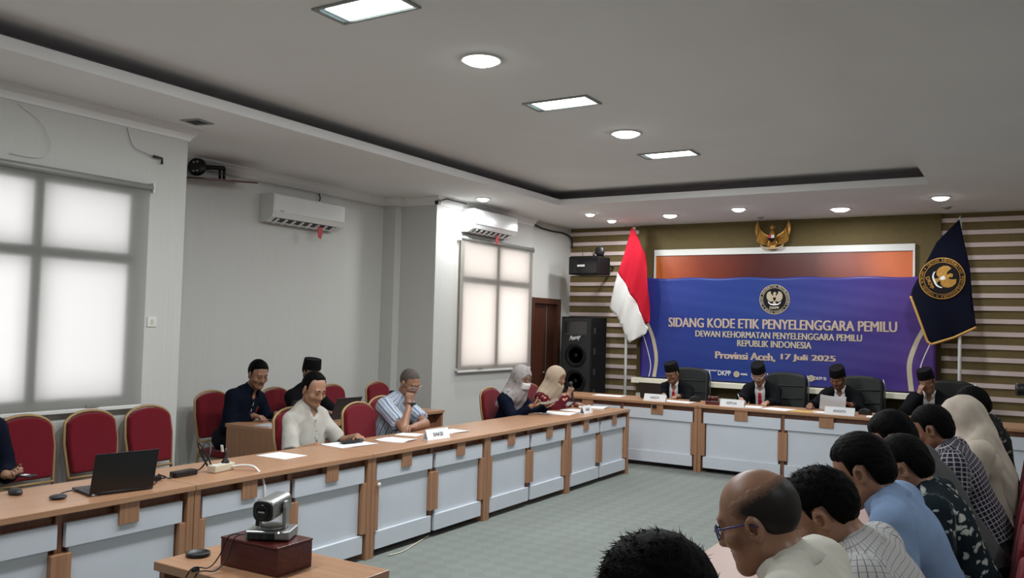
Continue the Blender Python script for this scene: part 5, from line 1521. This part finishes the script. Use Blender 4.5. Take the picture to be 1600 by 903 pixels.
    if suit:
        _, vs_ = garment('shirt', 'white', .006, 0, cs_, arms_on=False, wrk=0)
        garment('jacket', cloth, .022, 1.93, cs_, vcut=True)
        collar_wings('white', .0)
        tp = front_line(vs_, .97, .30, 12, .010)
        tm = MB(); n = len(tp)
        for i, p_ in enumerate(tp):
            w_ = .020 if i == 0 else .014 + .022 * i / n
            for sx_, fo in ((-1, 0), (0, .008), (1, 0), (0, -.012)): tm.v.append(tuple(p_ + Lx * sx_ * w_ + Fw * fo))
        for i in range(n - 1):
            for k in range(4): tm.f.append((4 * i + k, 4 * i + (k + 1) % 4, 4 * i + 4 + (k + 1) % 4, 4 * i + 4 + k))
        tm.m = [0] * len(tm.f); tm.sm = [False] * len(tm.f)
        tm.build('tie', M['redtie'], root)
    else:
        _, vs_ = garment('shirt', cloth, inflate, sleeve, cs_)
        if collar: collar_wings(cloth, inflate)
        if front: placket(cloth, vs_)
        if zipper:
            for lx_, w_ in ((0.0, .0035),):
                tp = front_line(vs_, .92, .25, 20, .003, lx_); zb = MB(); zb.tube([tuple(p_) for p_ in tp], w_, 6); zb.build('piping', M['cream'], root)
            p_ = front_line(vs_, .70, .69, 2, .004, -.085)[0]
            Mp = Matrix.Translation(Vector(p_)) @ Matrix([[*np.array([Lx, Fw, T]).T[i]] for i in range(3)]).to_4x4()
            MB().box(-.018, .018, -.002, .003, .01, .03, M=Mp).build('badge', M['brass'], root)
            MB().box(-.008, .008, -.002, .003, -.03, .009, M=Mp).build('ribbon', M['red'], root)
    # trousers and shoes
    vt = Vol(*[axis_pts(a, b, .02, []) for a, b in ((-.26, .26), (-.22, .62), (-.02, .72))])
    vt.cone(V3(-.07, 0, .575), V3(.07, 0, .575), .115, .115, 0, .04)
    for s_ in (1, -1):
        vt.cone(V3(s_ * .085, .02, .565), V3(s_ * .11, .42, .535), .088, .064, 0, .03); vt.cone(V3(s_ * .11, .42, .535), V3(s_ * .115, .40, .09), .064, .045, 0, .03)
    P2, F2, l2_ = vt.mesh(); np_obj('trousers', P2, F2, [CL[trousers]], root, None, pattern(P2, l2_ * 0))
    for s_ in (1, -1):
        sh_ = MB(); sh_.ball((s_ * .118, .46, .045), (.046, .13, .044), 12); sh_.v = [(p[0], p[1], max(.003, p[2])) for p in sh_.v]; sh_.build('shoe', M['leather'], root)
    # ---- hair (head frame), cap, glasses
    to_local = lambda P2: Hc + (P2 * hsize) @ RH.T
    if hair or hijab:
        st_ = max(.0042, hs * .9)
        vh = Vol(*[axis_pts(a, b, st_, []) for a, b in ((-.11, .11), (-.14, .125), (-.13, .155))])
        t_ = hair_t
        if not hijab: vh.ell((0, -.012, .030), (.077 + t_, .098 + t_, .092 + t_ * 1.2), None, 0, .01)
        if hair == 'full': vh.ell((0, -.05, -.02), (.066 + t_ * .5, .055 + t_, .065), None, 0, .02)
        if hair_t > .006 and not hijab: vh.wrinkle(.0009, 210.0, (hairseed or seed) + 50)
        Y_, Z_ = vh.a[1][None, :, None], vh.a[2][None, None, :]; X_ = vh.a[0][:, None, None]
        if hair == 'bald':
            lo_ = np.interp(Y_, [-.13, -.06, -.035, -.02, .02, .045, .055], [-.085, -.08, -.055, .0, .012, .02, .06]).astype(F32); up_ = np.interp(Y_, [-.13, -.10, -.06, .0, .04, .055], [.118, .108, .092, .078, .062, .045]).astype(F32)
            fr_ = F32(.004) * np.sin(Y_ * 260 + X_ * 90) + F32(.003) * np.sin(Z_ * 300 + X_ * 140)
            vh.D = vh.D + F32(t_ * 1.3) * (np.exp(-np.maximum(Z_ - lo_ + fr_, 0) / .010) + np.exp(-np.maximum(up_ + fr_ - Z_, 0) / .016)).astype(F32)
            vh.D = np.maximum(vh.D, ((lo_ - Z_) * F32(.7)).astype(F32)); vh.D = np.maximum(vh.D, ((Z_ - up_) * F32(.7)).astype(F32))
        elif not hijab:
            hl_ = HAIRLINES[hair]
            cut = np.interp(Y_, *hl_).astype(F32)
            if hair == 'recede': cut = cut + F32(.02) * (np.abs(X_) > .04) * (Y_ > .02)
            fr_ = F32(.003) * np.sin(Y_ * 210 + X_ * 160) + F32(.002) * np.sin(X_ * 330)
            vh.D = (vh.D + F32(t_ * 1.05) * np.exp(-np.maximum(Z_ - cut + fr_, 0) / F32(.014))).astype(F32)
            vh.D = np.maximum(vh.D, ((cut - Z_) * F32(.7)).astype(F32))
        br = beard
        for s_ in (1, -1):
            vh.cone((s_ * .014, .0908, .024), (s_ * .032, .0888, .027), .0046, .0044, 0, .002); vh.cone((s_ * .032, .0888, .027), (s_ * .049, .0775, .022), .0044, .003, 0, .002)
            vh.cone((s_ * .021, .0875, -.003), (s_ * .031, .0895, -.004), .0028, .0028, 0, .002); vh.cone((s_ * .031, .0895, -.004), (s_ * .043, .084, -.002), .0028, .0024, 0, .002)
        if br:
            vh.cone((-.018, .0845, -.057), (.018, .0845, -.057), .0042, .0042, 0, .003)
            vh.cone((-.010, .076, -.104), (.010, .076, -.104), .011, .011, 0, .004)
        P2, F2, _ = vh.mesh()
        hm_ = hairmat or HAIR
        pt_ = None
        if hair == 'bald':
            z_ = P2[:, 2]; y_ = P2[:, 1]; g0 = z_ - np.interp(y_, [-.13, -.06, -.035, -.02, .02, .045, .055], [-.085, -.08, -.055, .0, .012, .02, .06]); g1 = np.interp(y_, [-.13, -.10, -.06, .0, .04, .055], [.118, .108, .092, .078, .062, .045]) - z_
            fa = np.clip(g0 / .03, 0, 1) * np.clip(g1 / .05, 0, 1) * np.clip((.06 - y_) / .05, 0, 1)
            fa = np.where(np.linalg.norm(P2 - V3(0, -.012, .03), axis=1) > .135, 1, fa); fa[(y_ > .07)] = 1
            pt_ = np.stack([fa, fa * 0, fa * 0], 1)
        ho = np_obj('eyebrows' if hijab else 'hair', to_local(P2), F2, [hm_], root, None, pt_, sm=0 if hair_t > .006 else 1)
        if hairseed:
            g = np.random.default_rng(hairseed); tf = MB()
            nrm = P2 / np.array([.08, .1, .095]) ** 2; nrm /= np.linalg.norm(nrm, axis=1)[:, None]
            cand = np.where((P2[:, 2] > .02) & (np.abs(P2[:, 1]) < .12) & (np.linalg.norm(P2 - V3(0, -.01, .03), axis=1) > .085))[0]
            for i in g.choice(cand, min(900, len(cand))):
                p_ = P2[i]; n_ = nrm[i]; d_ = unit(n_ * g.uniform(.12, .5) + V3(g.normal() * .35, .45 + g.normal() * .3, g.normal() * .2)); ln = g.uniform(.010, .022)
                s1 = unit(np.cross(d_, n_)) * .0011
                q0 = p_ - n_ * .003
                tri = [to_local(np.array(q)[None])[0] for q in (q0 - s1, q0 + s1, q0 + n_ * .003, q0 + d_ * ln)]
                b0 = len(tf.v); tf.v += [tuple(q) for q in tri]; tf.f += [(b0, b0 + 1, b0 + 3), (b0 + 1, b0 + 2, b0 + 3), (b0 + 2, b0, b0 + 3)]; tf.m += [0] * 3; tf.sm += [True] * 3
            tu = tf.build('hair_tufts', hm_, root); tu['kind'] = 'stuff'
    Mh = Matrix.Translation(Vector(Hc)) @ Matrix([[*(RH[i] * hsize)] for i in range(3)]).to_4x4()
    if cap:
        cm = MB(); prof = [(0.0, .052), (1.0, .052), (1.01, .06), (.97, .11), (.925, .150), (.90, .154), (.55, .149), (.0, .146)]
        n = 32; vs2 = []
        for r_, z_ in prof[1:-1]:
            for k in range(n):
                a = 2 * PI * k / n; vs2.append((.087 * r_ * math.cos(a), -.012 + .110 * r_ * math.sin(a) * (1 if math.sin(a) > 0 else .98), z_ + .006 * math.sin(a) - .010))
        m_ = len(prof) - 2
        fs2 = [(i * n + k, i * n + (k + 1) % n, (i + 1) * n + (k + 1) % n, (i + 1) * n + k) for i in range(m_ - 1) for k in range(n)] + [[(m_ - 1) * n + k for k in range(n)], list(range(n))[::-1]]
        cm.add(vs2, fs2, 0, True, Mh); co = cm.build('cap', CAP, root)
        e_ = co.modifiers.new('edge', 'EDGE_SPLIT'); e_.split_angle = R(50)
    if glasses:
        gm = MB()
        for s_ in (1, -1):
            gm.tube([(s_ * .034 + .024 * math.copysign(abs(math.cos(a)) ** .7, math.cos(a)), .108 - .012 * abs(s_ * .034 + .024 * math.cos(a)) / .05, -.004 + .018 * math.copysign(abs(math.sin(a)) ** .7, math.sin(a))) for a in np.linspace(0, 2 * PI, 20, endpoint=False)], .0022, 6, closed=True, M=Mh)
            gm.tube([(s_ * .058, .097, .004), (s_ * .074, .07, .006), (s_ * .086, .0, .006), (s_ * .084, -.02, -.006)], .0026, 6, M=Mh)
        gm.tube([(-.011, .107, .002), (0, .110, .006), (.011, .107, .002)], .002, 6, M=Mh)
        go = gm.build('glasses', glasses, root)
        for s_ in (1, -1):
            lm = MB(); lm.add([(s_ * .034 + .0235 * math.copysign(abs(math.cos(a)) ** .7, math.cos(a)), .107 - .012 * abs(s_ * .034 + .024 * math.cos(a)) / .05, -.004 + .0175 * math.copysign(abs(math.sin(a)) ** .7, math.sin(a))) for a in np.linspace(0, 2 * PI, 20, endpoint=False)], [list(range(20))], 0, False, Mh)
            lm.build('lens', M['lens'], go)
    if mask:
        mm = MB(); rows = []
        for j in range(7):
            z_ = -.035 - .075 * j / 6
            for i in range(9):
                a = (i / 8 - .5) * 2.2; rr = .1 - .004 * abs(j - 2) - (.012 if j == 6 else 0)
                mm.v.append(tuple(Mh @ Vector((.072 * math.sin(a), .034 + .088 * math.cos(a) * (1 - .03 * abs(j - 2)), z_))))
        for j in range(6):
            for i in range(8):
                a = j * 9 + i; mm.f.append((a, a + 9, a + 10, a + 1)); mm.m.append(0); mm.sm.append(True)
        mo = mm.build('face_mask', M['white'], root); md_ = mo.modifiers.new('thick', 'SOLIDIFY'); md_.thickness = .002
    if hijab:
        lo2 = np.minimum(Hc, np.minimum(Sh[1], Sh[-1])) - V3(.16, .2, hijab_len + .05); hi2 = np.maximum(Hc, np.maximum(Sh[1], Sh[-1])) + V3(.16, .17, .16)
        vj = Vol(*[axis_pts(lo2[k], hi2[k], .0075 if bs < .012 else .009, []) for k in range(3)])
        Rj = RH
        vj.ell(h(0, -.016, .026), np.array((.104, .120, .110)) * hsize, Rj, 0, .02)
        vj.cone(h(0, -.03, -.03), Nk + T * .02 - Fw * .02, .095, .085, 0, .05)
        vj.cone(h(0, .02, -.10), Nk - T * .03 + Fw * .05, .075, .10, 0, .05)
        vj.cone(Sh[-1] + (Nk - Sh[-1]) * .35, Sh[1] + (Nk - Sh[1]) * .35, .085, .085, 0, .06)
        vj.cone(Nk + T * .0 + Fw * .05, Nk - T * hijab_len + Fw * .085, .11, .08, 0, .05, Fw, 1.35)
        vj.cone(Nk + T * .02 - Fw * .03, Nk - T * hijab_len - Fw * .06, .115, .13, 0, .05, Fw, 1.5)
        vj.ell(h(0, .188, -.020), np.array((.112, .130, .098)) * hsize, Rj, 0, .010, True)
        X_, Y_, Z_ = vj.a[0][:, None, None] - F32(Nk[0]), vj.a[1][None, :, None] - F32(Nk[1]), vj.a[2][None, None, :] - F32(Nk[2])
        l_ = X_ * F32(Lx[0]) + Y_ * F32(Lx[1]) + Z_ * F32(Lx[2]); f_ = X_ * F32(Fw[0]) + Y_ * F32(Fw[1]) + Z_ * F32(Fw[2]); t_ = X_ * F32(T[0]) + Y_ * F32(T[1]) + Z_ * F32(T[2])
        vj.D += (F32(.0042) * np.sin(l_ * 52 + f_ * 40 + t_ * 16 + F32(seed)) + F32(.0026) * np.sin(f_ * 95 - l_ * 40 - t_ * 28)) * np.clip(1.15 - (t_ - F32(.05)) * 3.2, F32(.25), 1)
        vj.plane(Nk - T * (hijab_len + .02), -T)
        P2, F2, l2_ = vj.mesh(); np_obj('headscarf', P2, F2, [CL[hijab]], root, None, pattern(P2, l2_ * 0))
    return root, dict(h=h, Mh=Mh, arms=arms, loc=loc, T=T, Nk=Nk, Fw=Fw, Lx=Lx)
BLK = M['black']
GRIP = 1.15
# left row
person('man in a cream short sleeved shirt looking down at the left desks', (-5.00, 5.00), 0, (-4.88, 4.965, 1.150), -8, 22, 0, dict(w=(-4.66, 4.80, .74), d=(1, .5, 0), curl=.5), dict(w=(-4.62, 5.20, .775), d=(1, -.6, 0), curl=.3), 'cream', .92, 'recede', sk=1, seed=2, hs=.0048, bs=.011, hsize=1.05, inflate=.014, wr=.0036, size=.94, front=True)
# striped shirt, fist against the cheek
_, P2 = person('man in a blue striped shirt resting his cheek on his fist', (-5.06, 6.05), 0, (-4.80, 6.085, 1.155), -6, 26, 4, dict(w=(-4.675, 5.935, .985), e=(-4.63, 5.80, .785), d=(-.05, .06, 1), n=(-.5, .8, 0), curl=1.25), dict(w=(-4.60, 5.90, .79), e=(-4.66, 6.14, .795), d=(.1, -1, .05), n=(0, 0, -1), curl=.5), 'stripe', .8, 'short', HAIR_S, .0035, sk=0, glasses=M['silver'], seed=5, hs=.0048, bs=.011, wr=.003, front=True, inflate=.018)
r_, P3 = person('woman in a navy robe, patterned grey headscarf and white face mask', (-4.98, 8.0), 0, (-4.75, 7.985, 1.135), -12, 14, 0, dict(w=(-4.54, 7.84, .845), d=(.7, .5, .2), n=(0, .3, 1), curl=.7), dict(w=(-4.50, 8.12, .84), d=(.8, -.3, .2), n=(0, -.2, 1), curl=.7), 'navyrobe', 1.92, None, sk=1, hijab='hijab_grey', hijab_len=.20, mask=True, glasses=BLK, seed=8, hs=.0055, bs=.012, collar=False, trousers='navyrobe', size=.95)
r_, P4 = person('woman in a maroon floral dress and beige headscarf speaking into a microphone', (-4.98, 8.80), 0, (-4.74, 8.765, 1.105), -4, 8, 0, dict(w=(-4.55, 8.70, .92), d=(.25, .25, .9), n=(.2, .9, 0), curl=1.1, pole=(.8, -.2, -1)), dict(w=(-4.58, 9.00, .785), d=(1, .1, -.05), n=(0, 0, -1), curl=.45), 'redflor', 1.9, None, sk=0, hijab='hijab_beige', hijab_len=.15, seed=11, hs=.0055, bs=.012, collar=False, trousers='redflor', size=.95)
# by the wall
person('man in a navy zip jacket typing at the wall desk', (-6.42, 5.46), 0, (-6.17, 5.545, 1.18), -14, 20, 0, dict(w=(-6.13, 5.47, .80), d=(1, .25, -.05), curl=.45), dict(w=(-6.10, 5.72, .80), d=(1, -.2, -.05), curl=.45), 'navy', 1.93, 'short', sk=0, seed=14, hs=.0052, bs=.013, beard=True, hsize=1.03, zipper=True)
person('man in black with a black cap, half hidden behind the cream shirt', (-6.40, 6.30), 0, (-6.22, 6.285, 1.165), -16, 12, 0, dict(w=(-5.98, 6.25, .79), d=(1, .2, -.05), curl=.45), dict(w=(-5.92, 6.60, .80), d=(1, -.1, -.05), curl=.45), 'black', 1.93, 'short', sk=0, cap=True, glasses=M['silver'], seed=17, hs=.006, bs=.014)
# cut by the left edge
_, P7 = person('person in a navy jacket and khaki trousers holding a phone at the left edge', (-5.62, 2.72), 0, (-5.48, 2.72, 1.20), -10, 25, 0, dict(w=(-5.30, 2.66, .70), d=(.8, .5, 0), n=(0, .5, .8), curl=.8), dict(w=(-5.32, 2.83, .71), d=(.8, .25, 0), n=(0, -.3, 1), curl=.8), 'navy', 1.93, 'short', sk=1, trousers='khaki', seed=20, hs=.008, bs=.014)
# head table
person('man in a black suit, red tie and black cap behind the small laptop', (-4.12, 11.10), -90, (-4.12, 10.86, 1.115), -14, 22, 0, dict(w=(-4.13, 10.60, .835), d=(.2, -1, -.1), curl=.5), dict(w=(-3.92, 10.58, .835), d=(-.3, -1, -.1), curl=.5), 'suit', 1.9, 'short', sk=0, cap=True, glasses=BLK, suit=True, seed=23, hs=.0058, bs=.0125)
_, PB2 = person('man in a black suit and black cap writing at the centre of the head table', (-2.95, 11.10), -90, (-2.955, 10.83, 1.165), 0, 34, 0, dict(w=(-3.07, 10.47, .855), d=(.25, -.8, -.25), n=(.3, 0, -1), curl=.8), dict(w=(-2.76, 10.50, .835), d=(-.1, -1, -.1), curl=.35), 'suit', 1.9, 'short', sk=1, cap=True, glasses=M['white_paint'], suit=True, seed=26, hs=.0058, bs=.0125)
_, PB3 = person('man in a black suit and black cap reading a held up sheet of paper', (-1.98, 11.10), -90, (-2.005, 10.84, 1.165), -18, 30, -6, dict(w=(-2.25, 10.50, .845), d=(.1, -1, -.15), curl=.7), dict(w=(-1.80, 10.56, .875), d=(-.6, -.5, .3), n=(-.5, -.3, -.4), curl=.7), 'suit', 1.9, 'short', sk=2, cap=True, suit=True, seed=29, hs=.0058, bs=.0125)
person('man in a black suit and black cap with his hand against his cheek', (-1.02, 11.10), -90, (-1.035, 10.86, 1.18), -8, 22, 10, dict(w=(-1.10, 10.74, 1.04), e=(-1.22, 10.58, .84), d=(.25, .1, 1), n=(.6, .7, 0), curl=.4), dict(w=(-.88, 10.52, .835), d=(-.3, -1, 0), curl=.4), 'suit', 1.9, 'short', sk=0, cap=True, glasses=BLK, suit=True, seed=32, hs=.006, bs=.0125)
# right row, seen from their left side and behind
tb = lambda y, a=.13, z=.79: dict(nk=.045, shr=.035, Rh=dict(w=(-.50, y + a, .66), d=(-1, -.4, 0), curl=.4), Lh=dict(w=(-.50, y - a, .66), d=(-1, .4, 0), curl=.4))
person('black haired head of a person at the bottom edge of the photo', (-.22, 1.45), 180, (-.56, 1.43, 1.205), 0, 24, 0, **tb(1.45), cloth='grey', sleeve=1.9, hair='full', sk=0, hair_t=.013, hs=.0045, bs=.012, seed=35, backseam=True, hairseed=41)
person('balding man in purple framed glasses and an off white shirt', (-.17, 2.12), 180, (-.565, 2.085, 1.245), 2, 20, 0, **tb(2.1), cloth='offwhite', sleeve=.9, hair='bald', hairmat=HAIR_B, hair_t=.0045, sk=0, glasses=plain('purple blue spectacle frame', (.035, .03, .16), .35), beard=True, hs=.0040, bs=.0095, seed=38, backseam=True, hsize=.97, wr=.002, girth=1.08)
person('man in a white checked shirt with short spiky black hair', (-.14, 2.66), 180, (-.520, 2.615, 1.175), 0, 34, 0, **tb(2.62), cloth='check', sleeve=.9, hair='short', hair_t=.012, sk=0, hs=.0045, bs=.0095, seed=41, backseam=True, hairseed=43, wr=.002)
person('man in a light blue shirt with black hair', (-.16, 3.32), 180, (-.520, 3.265, 1.215), -2, 26, 0, **tb(3.28), cloth='blue', sleeve=1.85, hair='full', hair_t=.012, sk=0, hs=.0045, bs=.0095, seed=44, backseam=True, wr=.0018)
person('man in a dark shirt with white leaf print', (-.14, 3.92), 180, (-.455, 3.88, 1.155), -4, 30, 0, **tb(3.9), cloth='floral', sleeve=.9, hair='full', hair_t=.012, sk=0, hs=.005, bs=.0105, seed=47, backseam=True)
person('man in a grey shirt leaning forward with glasses', (-.15, 4.56), 180, (-.575, 4.47, 1.205), 0, 30, 0, **tb(4.5), cloth='grey', sleeve=.9, hair='full', hair_t=.012, sk=1, glasses=M['silver'], hs=.0055, bs=.012, seed=50, backseam=True)
person('man in a navy and white plaid shirt', (-.14, 5.22), 180, (-.468, 5.16, 1.195), -6, 22, 0, **tb(5.2), cloth='plaid', sleeve=1.8, hair='full', hair_t=.011, sk=2, hs=.0055, bs=.0115, seed=53, backseam=True)
person('woman in a long cream headscarf', (-.13, 5.86), 180, (-.365, 5.80, 1.205), -10, 20, 0, **tb(5.85), cloth='hijab_cream', sleeve=1.9, hair=None, hijab='hijab_cream', hijab_len=.42, sk=1, hs=.006, bs=.0115, seed=56, collar=False, trousers='hijab_cream', backseam=True, hsize=1.05)
person('man in a dark patterned shirt past the woman in the cream headscarf', (-.14, 6.60), 180, (-.345, 6.56, 1.235), -4, 24, 0, **tb(6.6), cloth='batik', sleeve=1.8, hair='full', hair_t=.011, sk=0, hs=.0065, bs=.0125, seed=59, backseam=True)

# things held in hands
M['kraft'] = plain('brown grey sheet', (.22, .17, .14), .8)
o = empty('microphone', (-4.515, 8.735, .93), 0, 'black handheld microphone held up by the woman in the beige headscarf', 'microphone')
m_ = MB(); m_.tube([(.01, .0, -.09), (-.02, -.0, .09)], [.011, .017], 12); m_.build('handle', M['black'], o)
m_ = MB(); m_.ball((-.026, 0, .115), .024, 14); m_.build('grille', M['charcoal'], o)
m_ = MB(); N_ = 6
for side in (0, .0012):
    for j in range(N_ + 1):
        for i in range(N_ + 1):
            u = i / N_ - .5; v_ = j / N_ - .5
            m_.v.append((u * .30, v_ * .21, side + .03 * math.sin(v_ * 3) + u * u * .08))
K_ = (N_ + 1) ** 2
for j in range(N_):
    for i in range(N_):
        a = j * (N_ + 1) + i; m_.f += [(a, a + N_ + 1, a + N_ + 2, a + 1), (K_ + a, K_ + a + 1, K_ + a + N_ + 2, K_ + a + N_ + 1)]
m_.m = [0] * len(m_.f); m_.sm = [True] * len(m_.f)
hp = m_.build('paper_sheet', M['kraft']); hp.location = (-4.42, 7.99, .88); hp.rotation_euler = (R(-18), R(-12), R(35)); hp.scale = (.75, .8, 1); tag(hp, 'brown sheet of paper held by the woman in the face mask', 'paper')
hp2 = hp.copy(); hp2.data = hp.data.copy(); COL.objects.link(hp2); hp2.data.materials[0] = M['paper_grey']; hp2.scale = (.95, .75, 1); hp2.location = (-1.98, 10.43, .885); hp2.rotation_euler = (R(58), R(3), R(4)); tag(hp2, 'white sheet of paper held up by the man in the suit at the head table', 'paper')  # white sheet tilted back, its shade put into the grey colour
o = MB(); o.tube([(-3.04, 10.42, .80), (-3.055, 10.40, .845), (-3.09, 10.40, .93)], [.001, .0045, .0045], 8); tag(o.build('pen', M['steel']), 'pen in the hand of the man writing at the head table', 'pen')
o = empty('phone', (-5.225, 2.88, .705), R(20), 'dark phone in the hand at the left edge', 'phone')
MB().box(-.075, .075, -.038, .038, 0, .010).build('body', M['black'], o, .004)
MB().box(.0, .04, -.02, .02, .0102, .0106).build('screen_glow', M['paper'], o)
o = MB(); o.tube([(-4.668 + .034 * math.cos(a), 5.945 + .034 * math.sin(a), .985) for a in np.linspace(0, 2 * PI, 20, endpoint=False)], .011, 8, closed=True); o.ball((-4.635, 5.925, .985), (.012, .02, .02), 10)
tag(o.build('wrist_watch', M['black']), 'black watch on the wrist of the man in the striped shirt', 'watch')
